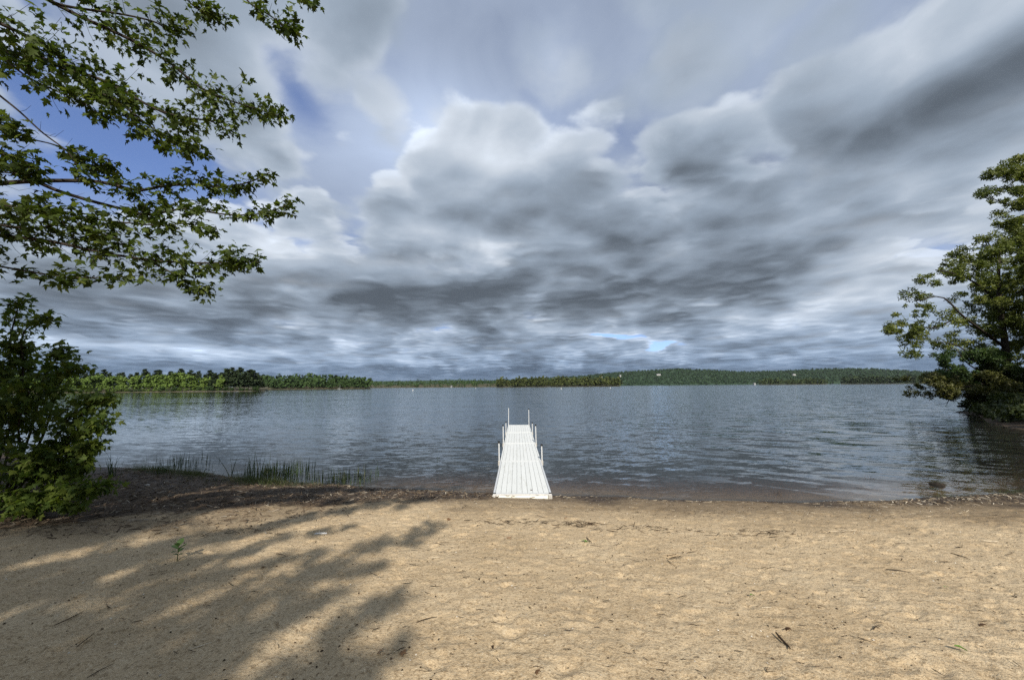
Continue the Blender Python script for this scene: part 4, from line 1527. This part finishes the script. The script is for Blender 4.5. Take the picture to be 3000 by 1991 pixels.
def hill_mesh(name, label, px0, px1, step, y_base, depth, tops, mat, rows=26):
    """slope from the shore to the crest whose crest line is seen at the given photo heights"""
    pxs = np.arange(px0, px1 + 1, step)
    v = []
    for i, px in enumerate(pxs):
        yc = y_base + depth
        crest = at_y(px, float(np.interp(px, *tops)), yc)
        for j in range(rows):
            u = j / (rows - 1)
            y = y_base + depth * u
            b = far_pt(px, y)
            prof = 0.10 * u + 0.90 * (u ** 1.15)
            z = WATER_Z + 1.0 + (crest.z - 7 - WATER_Z) * prof
            v.append((b.x, y, z))
        v.append((far_pt(px, yc + 500).x, yc + 500, crest.z - 60))
    R1 = rows + 1
    idx = np.arange(len(pxs) * R1).reshape(len(pxs), R1)
    f = np.stack([idx[:-1, :-1], idx[1:, :-1], idx[1:, 1:], idx[:-1, 1:]], axis=-1).reshape(-1, 4)
    tag(mesh_np(name, v, f, mat, smooth=True), label, kind='structure')
    return np.array(v).reshape(len(pxs), R1, 3)


hv = hill_mesh('hill', 'long wooded hill across the lake', 1380, 3200, 20, 2300, 900, (HX, HT), F_HILL_SHADED)
P, N, Z = [], [], []
hr = np.random.default_rng(4)
ni, nj, _ = hv.shape
cnt = 9000
fi = hr.random(cnt) * (ni - 1.01)
fj = (hr.random(cnt) ** 0.8) * (nj - 2.01)
i0, j0 = fi.astype(int), fj.astype(int)
ti, tj = (fi - i0)[:, None], (fj - j0)[:, None]
base = (hv[i0, j0] * (1 - ti) + hv[i0 + 1, j0] * ti) * (1 - tj) + (hv[i0, j0 + 1] * (1 - ti) + hv[i0 + 1, j0 + 1] * ti) * tj
per = 7
off = hr.normal(size=(cnt, per, 3)) * np.array([3.2, 3.2, 2.8])
pp = (base[:, None, :] + off + np.array([0, 0, 6.0])).reshape(-1, 3)
nn = off.reshape(-1, 3) + np.array([0, 0, 2.0])
v, f = scatter(CARD, pp, frames(hr.normal(size=(len(pp), 3)), nn), np.repeat(hr.uniform(4.0, 8.0, cnt), per))
tag(mesh_np('hill_forest', v, f, F_HILL_SHADED), 'unbroken green forest covering the long hill', kind='stuff')
# farther ridge behind the left shores
hill_mesh('far_ridge', 'low distant ridge behind the left shores', 780, 1500, 24, 2600, 700,
          ([780, 900, 1050, 1200, 1330, 1450, 1500], [1118, 1116, 1114, 1113, 1110, 1113, 1116]), F_HILL_SHADED)

# ------------------------------------------------------------------ small things across the water
m, t, out = material('white_paint')
principled(t, out, (0.36, 0.36, 0.35), 0.6, 0.2)
WHITE = m
m, t, out = material('grey_roof')
principled(t, out, (0.22, 0.22, 0.23), 0.8, 0.2)
ROOF = m
m, t, out = material('dark_pane')
principled(t, out, (0.02, 0.025, 0.03), 0.15, 0.5)
PANE = m
m, t, out = material('lawn')
principled(t, out, (0.08, 0.13, 0.03), 0.9, 0.1)
LAWN = m


def house(label, px, py, y, w, h, d=10.0, roof=ROOF):
    p = at_y(px, py, y)
    o = thing('house', label, 'house', p, (0, 0, random.uniform(-0.3, 0.3)), 'white houses across the lake')
    q = MB(); q.box(-w / 2, w / 2, 0, d, -6, h); q.build('wall', WHITE, o)
    q = MB()
    q.add([(-w / 2 - .5, -.6, h), (w / 2 + .5, -.6, h), (w / 2 + .5, d + .6, h), (-w / 2 - .5, d + .6, h), (-w / 2 - .5, d / 2, h + d * .32), (w / 2 + .5, d / 2, h + d * .32)],
          [(0, 1, 5, 4), (2, 3, 4, 5), (0, 4, 3), (1, 2, 5), (0, 3, 2, 1)])
    q.build('roof', roof, o)
    for k in range(3):
        x = (k - 1) * w * 0.3
        q = MB(); q.box(x - 0.7, x + 0.7, -0.12, -0.02, h * 0.3, h * 0.75); q.build('window', PANE, o)
    return o


house('white house high on the left slope of the long hill', 1818, 1101, 2500, 9, 6)
house('small white house at the left end of the long hill', 1762, 1103, 2450, 11, 3.5)
house('wide pale house near the crest of the long hill', 1930, 1097, 2600, 26, 2.5)
house('pale house in a clearing on the right half of the hill', 2328, 1097, 2600, 22, 2.5)
house('white house by the water on the far centre shore', 1322, 1133, 1440, 5, 3.5, 6)
house('small white cottage by the water below the hill', 2212, 1124, 2200, 10, 2.5)

m, t, out = material('buoy_white')
principled(t, out, (0.60, 0.60, 0.58), 0.5, 0.3)
BUOYM = m
for lab, px, y in (('white mooring buoy floating in front of the dark centre point', 1644, 300), ('white mooring buoy to the right of the centre point', 1788, 330),
                   ('white buoy floating before the far shore left of the dock', 1210, 260), ('small white buoy straight out beyond the end of the dock', 1394, 480)):
    p = far_pt(px, y)
    o = thing('buoy', lab, 'buoy', p, group='white buoys on the lake')
    q = MB()
    q.tube([(0, 0, -0.3), (0, 0, 0.1), (0, 0, 0.55), (0, 0, 0.75)], [0.22, 0.32, 0.26, 0.10], 12)
    q.build('float', BUOYM, o, smooth=True)
    q = MB(); q.tube([(0, 0, 0.7), (0, 0, 1.3)], 0.06, 8); q.build('top_mark', BUOYM, o)

o = thing('sailboat', 'small white sailboat with bare mast moored off the left shore', 'boat', far_pt(995, 560))
q = MB()
q.add([(-2.6, -0.8, 0.7), (1.8, -0.9, 0.7), (3.4, 0, 0.9), (1.8, 0.9, 0.7), (-2.6, 0.8, 0.7), (-2.3, -0.5, -0.2), (1.4, -0.5, -0.2), (2.7, 0, -0.1), (1.4, 0.5, -0.2), (-2.3, 0.5, -0.2)],
      [(0, 1, 2, 3, 4), (0, 5, 6, 1), (1, 6, 7, 2), (2, 7, 8, 3), (3, 8, 9, 4), (4, 9, 5, 0), (5, 9, 8, 7, 6)])
q.build('hull', WHITE, o)
q = MB(); q.tube([(0.5, 0, 0.6), (0.5, 0, 7.0)], 0.09, 6); q.build('mast', WHITE, o)
q = MB(); q.tube([(0.45, 0, 1.6), (-2.4, 0, 1.5)], 0.14, 6); q.build('boom', WHITE, o)

# ------------------------------------------------------------------ plants and litter on the beach
LITTER = varied_material('dry_litter', [(0.0, (0.045, 0.030, 0.020)), (0.5, (0.11, 0.078, 0.050)), (0.9, (0.17, 0.13, 0.09)), (1.0, (0.34, 0.30, 0.24))], 0.85, 0.15)
TWIG = varied_material('dark_twig', [(0.0, (0.022, 0.014, 0.009)), (0.7, (0.060, 0.040, 0.024)), (1.0, (0.12, 0.085, 0.055))], 0.85, 0.15)
PALE = varied_material('bleached_stick', [(0.0, (0.42, 0.34, 0.23)), (1.0, (0.66, 0.57, 0.43))], 0.7, 0.2)
GRASS = leaf_material('shore_grass', [(0.0, (0.030, 0.050, 0.012)), (0.6, (0.06, 0.085, 0.022)), (1.0, (0.14, 0.125, 0.06))], 0.3, 1.5)
REED = leaf_material('reed', [(0.0, (0.020, 0.040, 0.014)), (0.7, (0.045, 0.075, 0.026)), (1.0, (0.10, 0.10, 0.05))], 0.25, 1.4)
DRYLEAF = varied_material('dry_leaf', [(0.0, (0.09, 0.045, 0.02)), (0.5, (0.16, 0.09, 0.045)), (1.0, (0.30, 0.20, 0.12))], 0.75, 0.2)
FRESH = leaf_material('fresh_green_leaf', [(0.0, (0.10, 0.22, 0.03)), (1.0, (0.16, 0.30, 0.05))], 0.25, 1.4)


def stick_template(bend=0.1, sides=4):
    """unit stick along +y, 4-sided, slightly bent"""
    v, f = [], []
    for i, (y, r) in enumerate(((-0.5, 0.6), (0.0, 1.0), (0.5, 0.5))):
        for k in range(sides):
            a = math.pi / 4 + k * 2 * math.pi / sides
            v.append((math.cos(a) * r * 0.03 + bend * (0.25 - y * y), y, math.sin(a) * r * 0.03))
    for i in range(2):
        for k in range(sides):
            a, b = i * sides + k, i * sides + (k + 1) % sides
            f += [(a, b, b + sides), (a, b + sides, a + sides)]
    return np.array(v), np.array(f)


def strip_template():
    v = [(-0.5, -0.5, 0), (0.5, -0.5, 0.1), (0.6, 0.0, 0.25), (-0.4, 0.05, 0.2), (0.35, 0.5, 0.05), (-0.3, 0.5, 0.0)]
    v = [(x * 0.14, y, z * 0.2) for x, y, z in v]
    return np.array(v), np.array([(0, 1, 2), (0, 2, 3), (3, 2, 4), (3, 4, 5)])


def lay(n, xr, yr, accept, lift=0.004):
    """random spots on the ground kept where accept(x, y, s) is high"""
    px_, py_ = [], []
    while len(px_) < n:
        x = rng.uniform(*xr, 4 * n)
        y = rng.uniform(*yr, 4 * n)
        ok = rng.random(4 * n) < accept(x, y, inland(x, y))
        px_ += list(x[ok])
        py_ += list(y[ok])
    x, y = np.array(px_[:n]), np.array(py_[:n])
    return np.stack([x, y, ground_z(x, y) + lift], axis=1)


def lying(n, tilt=0.12, ang=None):
    a = rng.uniform(0, 2 * math.pi, n) if ang is None else ang
    d = np.stack([np.cos(a), np.sin(a), rng.normal(0, tilt, n)], axis=1)
    nm = np.stack([rng.normal(0, tilt * 2, n), rng.normal(0, tilt * 2, n), np.ones(n)], axis=1)
    return frames(d, nm)


def mass(name, label, template, pos, rot, size, mat):
    v, f = scatter(template, pos, rot, size)
    return tag(mesh_np(name, v, f, mat), label, kind='stuff')


# the mat of drifted reed straw and leaves along the left shore and under the shrub
def in_mould_shade(x, y, s):
    w, mo = zone_masks(x, y)
    return np.clip(mo, 0, 1) * (s > 0.02)


n = 9000
p = lay(n, (-11, -0.3), (5.0, 12.5), in_mould_shade, 0.008)
mass('reed_litter', 'dark mat of drifted reed straw and leaves on the left shore', strip_template(), p, lying(n, 0.22), rng.uniform(0.03, 0.14, n), LITTER)
n = 900
p = lay(n, (5.5, 12), (6.5, 9.6), lambda x, y, s: np.clip(1 - abs(s - 0.5) / 0.6, 0, 1) * sstep(5.5, 8, x), 0.008)
mass('shore_litter', 'pale dry leaves washed up along the right waterline', strip_template(), p, lying(n, 0.25), rng.uniform(0.03, 0.10, n),
     varied_material('washed_litter', [(0.0, (0.10, 0.07, 0.045)), (0.6, (0.22, 0.17, 0.11)), (1.0, (0.5, 0.45, 0.37))]))


# fine bits over the whole beach, thicker along the old wave lines
def lines(x, y, s):
    wob = 0.22 * vnoise(x * 0.6, x * 0, 71) + 0.08 * vnoise(x * 2.3, x * 0, 72)
    a = np.exp(-((s - 2.75 - wob + 0.05 * (x - 1)) / 0.14) ** 2) * np.clip(0.2 + vnoise(x * 0.9, y * 0.3, 73) * 1.3, 0, 1) * sstep(-2.2, -0.5, x)
    b = np.exp(-((s - 0.25) / 0.12) ** 2) * 0.7
    c = np.exp(-((s - 1.35 - wob) / 0.25) ** 2) * 0.16
    return np.clip(a + b + c, 0, 1)


n = 1000
p = lay(n, (-4, 10.5), (2.0, 9.4), lambda x, y, s: lines(x, y, s) * (s > 0.05), 0.006)
mass('wave_line_litter', 'broken dark twigs and straw left in wavy lines by the waves', stick_template(), p, lying(n, 0.15, rng.normal(0.1, 0.5, n) + np.pi * rng.integers(0, 2, n)),
     rng.uniform(0.02, 0.09, n), TWIG)
n = 420
p = lay(n, (-5, 10.5), (2.0, 9.4), lambda x, y, s: (lines(x, y, s) + 0.03) * (s > 0.05), 0.006)
mass('straw_bits', 'pale straw bits strewn along the wave lines', stick_template(0.04), p, lying(n, 0.1, rng.normal(0.1, 0.4, n)), rng.uniform(0.03, 0.12, n), PALE)
n = 1500
p = lay(n, (-6, 8), (1.9, 8.2), lambda x, y, s: 0.3 + 0.7 * np.clip(vnoise(x * 1.2, y * 1.2, 75), 0, 1), 0.003)
mass('sand_specks', 'tiny dark bark crumbs scattered over the open sand', (np.array([(-.5, -.3, 0), (.5, -.4, 0), (.3, .4, 0), (-.4, .3, 0), (0, 0, .35)]), np.array([(0, 1, 4), (1, 2, 4), (2, 3, 4), (3, 0, 4)])),
     p, lying(n, 0.3), rng.uniform(0.006, 0.022, n), TWIG)
n = 700
p = lay(n, (-6, 8), (1.9, 8.6), lambda x, y, s: 0.5 + 0.5 * (s < 2), 0.002)
mass('pebbles', 'small pale pebbles and shell bits scattered over the sand', (np.array([(-.5, -.3, 0), (.5, -.4, 0), (.4, .4, 0), (-.4, .4, 0), (0, 0, .4)]), np.array([(0, 1, 4), (1, 2, 4), (2, 3, 4), (3, 0, 4)])),
     p, lying(n, 0.1), rng.uniform(0.005, 0.016, n), varied_material('pebble', [(0, (0.35, 0.30, 0.24)), (1, (0.72, 0.68, 0.60))]))

# twigs one can pick out on the open sand
st_mesh = []
for k in range(6):
    q = MB()
    L = 0.5
    pts = [Vector((0.05 * math.sin(k + 3 * u) * (1 + 0.3 * k % 2), u - 0.5, 0.02 * math.sin(5 * u + k))) for u in (0, 0.25, 0.5, 0.75, 1.0)]
    q.tube(pts, [0.018, 0.026, 0.024, 0.018, 0.010], 5)
    if k % 2:
        q.tube([pts[2], pts[2] + Vector((0.14, 0.16, 0.04)), pts[2] + Vector((0.18, 0.3, 0.08))], [0.015, 0.011, 0.006], 4)
    st_mesh.append(mesh_np('twig', q.v, q.f, TWIG, link=False).data)
pl_mesh = [me.copy() for me in st_mesh[:2]]
for me in pl_mesh:
    me.materials.clear()
    me.materials.append(PALE)


def place_stick(name, label, cat, x0, y0, x1, y1, thick=1.0, pale=False, group=None):
    a, b = on_ground(x0, y0), on_ground(x1, y1)
    c = (a + b) / 2
    c.z = max(c.z, float(ground_z(c.x, c.y))) + 0.008 * thick
    L = (b - a).length
    o = bpy.data.objects.new(name, random.choice(pl_mesh if pale else (st_mesh[0::2] if name == 'stick' else st_mesh)))
    COL.objects.link(o)
    o.location = c
    o.rotation_euler = Vector((b - a)).to_track_quat('Y', 'Z').to_euler()
    k = thick * min(0.35, max(L, 0.1)) 
    o.scale = (k * 0.7, L, k * 0.7)
    return tag(o, label, cat, group)


for lab, a, b, th, pale in (
        ('stout dark stick lying upright in view on the right foreground sand', (2285, 1865), (2305, 1908), 2.0, False),
        ('dark curved stick right of the stout stick on the foreground sand', (2513, 1870), (2563, 1890), 1.6, False),
        ('long thin dark twig across the right-hand sand', (2598, 1670), (2667, 1678), 1.3, False),
        ('bent dark stick in the dappled shade at lower left', (155, 1835), (248, 1795), 1.3, False),
        ('brown straight twig in the shade at the lower left', (225, 1897), (275, 1855), 1.2, False),
        ('long dark twig at the edge of the shade near the bottom', (258, 1991), (330, 1950), 1.2, False),
        ('dark straight twig on the open sand left of centre', (1222, 1827), (1278, 1808), 1.2, False),
        ('pale straight stick on the far right sand near the wave line', (2878, 1586), (2925, 1588), 1.8, True),
        ('pale stick at the left of the wave-line litter', (1042, 1543), (1080, 1539), 1.4, True),
        ('pale straw standing out above the wave-line twigs by the dock', (1568, 1528), (1590, 1508), 1.0, True),
        ('pale stick lying in the driftwood heap right of the dock', (1672, 1540), (1708, 1534), 1.8, True),
        ('pale twig in the lower left corner', (8, 1905), (45, 1899), 1.5, True),
        ('pale flat stick on shaded sand at left', (112, 1706), (137, 1708), 2.2, True),
        ('dark twig near the right edge of the foreground', (2730, 1963), (2772, 1985), 1.5, False),
        ('slanting dark twig on the right sand below the wave line', (2780, 1620), (2848, 1642), 1.2, False),
        ('dark twig by the dappled shade centre left', (2000, 1640), (2000, 1641), 1.0, False)):
    if a[0] == 2000:
        continue
    place_stick('stick', lab, 'stick', *a, *b, th, pale)
place_stick('twig', 'short twig on the sand straight below the fresh green leaf', 'twig', 1955, 1642, 1977, 1660, 1.2)
TW = 'small dark twig lying loose on the open sand'
for k in range(170):
    x, y = random.uniform(1000, 2980), 1560 + 420 * random.random() ** 1.1
    if random.random() < 0.2:
        x = random.uniform(300, 1000)
    L = random.uniform(10, 34)
    a = random.gauss(0.15, 0.5)
    place_stick('twig', TW, 'twig', x, y, x + L * math.cos(a), y + L * 0.5 * math.sin(a), random.uniform(0.8, 1.5), group='small twigs on the open sand')

# heap of drift twigs right of the dock, and the smaller ones by it
for lab, cx, cy, w, cnt in (('heap of dark drift twigs on the sand right of the dock', 1682, 1537, 0.24, 55), ('loose scatter of dark drift twigs below the dock end', 1510, 1530, 0.36, 36),
                            ('long thin line of drift twigs right of the heap', 1860, 1549, 0.36, 36), ('drift twigs and straw gathered on the right sand', 2235, 1560, 0.28, 26)):
    c = on_ground(cx, cy)
    root = thing('twig_heap', lab, 'twigs', c)
    pos = np.stack([rng.normal(0, w, cnt), rng.normal(0, w * 0.32, cnt), np.abs(rng.normal(0, 0.012, cnt)) + 0.006], axis=1)
    pos[:, 2] += ground_z(pos[:, 0] + c.x, pos[:, 1] + c.y) - c.z
    v, f = scatter(stick_template(0.15), pos, lying(cnt, 0.2, rng.normal(0, 0.6, cnt)), rng.uniform(0.05, 0.17, cnt))
    tag(mesh_np('twigs', v, f, TWIG, root), kind='stuff')

# dry leaves on the sand
lv = maple_leaf(0.45)
dl_mesh = mesh_np('dry_leaf', lv[0], lv[1], DRYLEAF, link=False).data
for x, y, sc, lab in ((1105, 1918, .055, 'brown dry leaf on the sand just outside the shade near the bottom'), (1172, 1922, .06, 'reddish dry leaf in the loose cluster at the bottom left of centre'),
                      (1310, 1522, .08, 'rust-orange dry leaf on the sand left of the drift twigs'), (1655, 1516, .07, 'orange dry leaf above the drift-twig heap right of the dock'),
                      (1575, 1965, .045, 'small red-brown dry leaf at the bottom edge of the centre sand'), (2310, 1840, .055, 'dark crumpled leaf above the stout stick on the right sand'),
                      (2880, 1835, .06, 'brown dry leaf near the right edge of the foreground sand'), (766, 1662, .05, 'dark dry leaf in the dappled shade right of the seedling'),
                      (455, 1677, .055, 'brown dry leaf in the shade just below the seedling'), (1485, 1577, .08, 'brown dry leaf on open sand below the dock end')):
    o = bpy.data.objects.new('dry_leaf', dl_mesh)
    COL.objects.link(o)
    o.location = on_ground(x, y) + Vector((0, 0, 0.012))
    o.rotation_euler = (random.uniform(-0.5, 0.5), random.uniform(-0.5, 0.5), random.uniform(0, 6.28))
    o.scale = (sc, sc, sc)
    tag(o, lab, 'leaf', 'dry leaves on the sand')

# the fresh green leaf right of centre and the ones at right
for lab, x, y, s, tpl in (('fresh bright green maple leaf alone on the open sand', 1723, 1588, 0.10, maple_leaf(0.5)), ('narrow green leaf at the lower right corner of the sand', 2838, 1914, 0.07, oval_leaf(0.28)),
                          ('small pale green leaf at the right-hand sand', 2775, 1724, 0.05, oval_leaf(0.35)), ('yellowish green leaf bit right of centre on the sand', 2212, 1750, 0.05, oval_leaf(0.3))):
    o = mesh_np('fallen_leaf', tpl[0], tpl[1], FRESH)
    o.location = on_ground(x, y) + Vector((0, 0, 0.02))
    o.rotation_euler = (0.25, 0.2, random.uniform(1.0, 2.4))
    o.scale = (s, s, s)
    tag(o, lab, 'leaf')
for lab, x, y, w in (('white scrap of bark on the shaded sand left of centre', 939, 1564, 0.09), ('small white chip in the grass litter on the left shore', 430, 1421, 0.07)):
    q = MB()
    q.add([(-w, -0.012, 0), (w, -0.018, 0.004), (w * 0.9, 0.016, 0.01), (-w * 0.8, 0.02, 0.006), (0, 0, 0.02)], [(0, 1, 4), (1, 2, 4), (2, 3, 4), (3, 0, 4)])
    o = q.build('bark_scrap', varied_material('white_chip', [(0, (0.6, 0.58, 0.54)), (1, (0.75, 0.73, 0.7))]))
    o.location = on_ground(x, y) + Vector((0, 0, 0.006))
    tag(o, lab, 'scrap')
# a smudge of leaf on the dock
o = mesh_np('dock_leaf', maple_leaf(0.6)[0], maple_leaf(0.6)[1], DRYLEAF)
pd = on_z(1557, 1436, TOPZ)
o.location = pd + Vector((0, 0, 0.012))
o.scale = (0.06, 0.06, 0.06)
tag(o, 'small brown leaf lying on the shore end of the white dock', 'leaf')

# milkweed seedling
base = on_ground(519, 1640)
mw = thing('seedling', 'single green broad-leaved seedling growing in the dappled sand at left', 'plant', base)
top_h = 0.20
mw.scale = (0.75, 0.75, 0.75)
q = MB()
q.tube([(0, 0, -0.02), (0.004, 0, 0.10), (0, 0, top_h)], [0.006, 0.005, 0.003], 6)
q.build('stem', GRASS, mw)
MILK = leaf_material('seedling_leaf', [(0, (0.05, 0.09, 0.026)), (1, (0.075, 0.13, 0.04))], 0.3, 1.5)
ov = oval_leaf(0.40, 0.3)
om = mesh_np('leaf', ov[0], ov[1], MILK, link=False).data
for zz, a, ln_, up_ in ((0.07, 0.4, 0.06, 0.2), (0.075, 3.4, 0.06, 0.25), (0.11, 1.3, 0.09, 0.35), (0.115, 4.4, 0.09, 0.3), (0.15, 0.2, 0.12, 0.6), (0.155, 3.3, 0.11, 0.55), (0.19, 1.7, 0.12, 1.1), (0.19, 4.8, 0.11, 1.0)):
    o = bpy.data.objects.new('leaf', om)
    COL.objects.link(o)
    d = Vector((math.cos(a), math.sin(a), up_)).normalized()
    sd = d.cross(Vector((0, 0, 1))).normalized()
    nn = sd.cross(d)
    o.parent = mw
    o.matrix_local = Matrix.Translation((0, 0, zz)) @ Matrix((sd, d, nn)).transposed().to_4x4() @ Matrix.Scale(ln_, 4)


# grass on the hummock, reeds standing in the shallows
def blade_template():
    v = [(-0.5, 0, 0), (0.5, 0, 0), (-0.38, 0.35, 0.02), (0.38, 0.35, 0.02), (-0.22, 0.7, 0.09), (0.22, 0.7, 0.09), (0, 1.0, 0.22)]
    v = [(x * 0.024, y, z) for x, y, z in v]
    return np.array(v), np.array([(0, 1, 3), (0, 3, 2), (2, 3, 5), (2, 5, 4), (4, 5, 6)])


def tuft(n, spread, h, lean=0.35):
    p = np.stack([rng.normal(0, spread, n), rng.normal(0, spread, n), np.full(n, -0.02)], axis=1)
    d = np.stack([rng.normal(0, lean, n), rng.normal(0, lean, n), np.ones(n)], axis=1)
    nm = rng.normal(size=(n, 3))
    return p, frames(d, nm), rng.uniform(0.5, 1.1, n) * h


n = 4200
p = lay(n, (-13, -3.8), (8.5, 12.9), lambda x, y, s: np.exp(-((s - 0.55) / 0.38) ** 2) * np.clip(0.35 + 0.8 * vnoise(x * 0.8, y * 0.8, 81), 0, 1) * sstep(-3.8, -6.5, x), -0.01)
d = np.stack([rng.normal(0, 0.5, n), rng.normal(0, 0.5, n), np.ones(n)], axis=1)
mass('shore_grass', 'short rough green grass along the left water edge', blade_template(), p, frames(d, rng.normal(size=(n, 3))), rng.uniform(0.06, 0.24, n), GRASS)
n = 900
p = lay(n, (7.5, 13), (7.5, 10.5), lambda x, y, s: np.exp(-((s - 0.12) / 0.22) ** 2) * np.clip(0.3 + vnoise(x * 1.1, y, 82), 0, 1) * sstep(8.0, 9.6, x), -0.01)
d = np.stack([rng.normal(0, 0.7, n), rng.normal(0, 0.7, n), np.ones(n)], axis=1)
mass('water_weed', 'low green weeds along the right water edge', blade_template(), p, frames(d, rng.normal(size=(n, 3))), rng.uniform(0.05, 0.13, n), GRASS)
# single stems in the water
n = 620
p = lay(n, (-12, -3.7), (9.4, 15.5), lambda x, y, s: np.exp(-((s + 0.8) / 0.7) ** 2) * np.clip(vnoise(x * 0.75 + 3, y * 0.7, 83) + 0.35, 0, 1), 0)
p[:, 2] = WATER_Z - 0.1
d = np.stack([rng.normal(0, 0.07, n), rng.normal(0, 0.07, n), np.ones(n)], axis=1)
tpl = blade_template()
mass('water_reeds', 'thin scattered reed stems standing in the shallows at left', (tpl[0] * np.array([1.9, 1, 0.4]), tpl[1]), p, frames(d, np.tile([[0.1, -1.0, 0.0]], (n, 1)) + rng.normal(0, .3, (n, 3))), rng.uniform(0.16, 0.42, n), REED)
for lab, x, y, n, sp, h in (
        ('tall loose clump of reeds at the water edge left of centre', 735, 1400, 34, 0.16, 0.75),
        ('clump of upright green reeds in the shallows nearest the dock', 975, 1405, 40, 0.14, 0.50),
        ('thin green reeds in the shallows beside the largest clump', 1010, 1407, 26, 0.07, 0.40),
        ('narrow row of green reeds at the right end of the reed bed', 1060, 1402, 24, 0.12, 0.36),
        ('tall single reed stem standing up at the left shore', 678, 1392, 5, 0.02, 0.85),
        ('dark ragged reed stump standing in the water', 838, 1395, 9, 0.03, 0.45),
        ('leafy weed clump at the water edge near the shrub', 470, 1385, 60, 0.12, 0.36),
        ('tall dark weed beside the shrub at the left water edge', 325, 1395, 24, 0.05, 0.62),
        ('lone reed stem standing in the open water left of the dock', 1283, 1345, 4, 0.03, 0.32),
        ('faint row of reeds standing farther out in the water', 515, 1345, 40, 0.45, 0.30)):
    c = on_ground(x, y)
    s = float(inland(c.x, c.y))
    if s < 0:
        c = on_z(x, y, WATER_Z)
        c.z -= 0.08
    root = thing('reed_clump', lab, 'reeds', c, group='reed clumps of the left shore')
    p, r_, sz = tuft(n, sp, h, 0.16 if 'leafy' not in lab else 0.4)
    if 'row' in lab:
        p[:, 1] *= 0.3
    v, f = scatter((blade_template()[0] * np.array([1.5, 1, 1]), blade_template()[1]), p, r_, sz)
    mesh_np('blades', v, f, REED, root)

# weeds and stones in the water on the right
for lab, x, y, w in (('dark clump of weed in the water near the right shore', 2560, 1402, 0.10), ('small dark weed tuft in the shallows right of the dock', 2277, 1447, 0.05), ('low dark stone in the shallows by the right shore', 2745, 1420, 0.14)):
    c = on_z(x, y, WATER_Z)
    root = thing('water_plant' if 'weed' in lab else 'stone', lab, 'weed' if 'weed' in lab else 'stone', c)
    if 'weed' in lab:
        p, r_, sz = tuft(40, w, 0.14, 0.7)
        v, f = scatter(blade_template(), p, r_, sz)
        mesh_np('blades', v * np.array([1, 1, 1]), f, TWIG, root)
    else:
        bm = bmesh.new()
        bmesh.ops.create_icosphere(bm, subdivisions=2, radius=w)
        for vtx in bm.verts:
            vtx.co *= 1 + 0.2 * float(vnoise(vtx.co.x * 9 + 3, vtx.co.y * 9 + vtx.co.z * 7, 91))
            vtx.co.z *= 0.4
        me = bpy.data.meshes.new('stone_body')
        bm.to_mesh(me)
        bm.free()
        me.materials.append(DARKWOOD)
        o = bpy.data.objects.new('stone_body', me)
        COL.objects.link(o)
        o.parent = root


# ------------------------------------------------------------------ unseen wood added behind the camera to block sky light and deepen the shade
r_ = np.random.default_rng(77)
bl = []
for k in range(120):
    x = r_.uniform(-45, 45)
    bl.append(((x, r_.uniform(-34, -25), r_.uniform(1.0, 14.0)), (2.6, 2.2, 1.6), 1))
p, d, n, s = crown_blobs(bl, 7000, 0.9)
v, f = scatter(clump_leaf(), p, frames(d, n), s)
tag(mesh_np('sky_block_wood', v, f, SHADE_LEAF), 'unseen wood added behind the camera to block sky light', kind='stuff')

# ------------------------------------------------------------------ air over the lake
m, t, out = material('lake_air')
pv = node(t, 'ShaderNodeVolumePrincipled', {'Color': (0.86, 0.92, 1.0), 'Density': 0.000017, 'Anisotropy': 0.2})
t.links.new(pv.s, out.inputs[1])
q = MB()
q.box(-9500, 9500, -260, 9500, WATER_Z - 4.0, 190)
tag(q.build('haze', m), 'thin haze over the lake', kind='stuff')
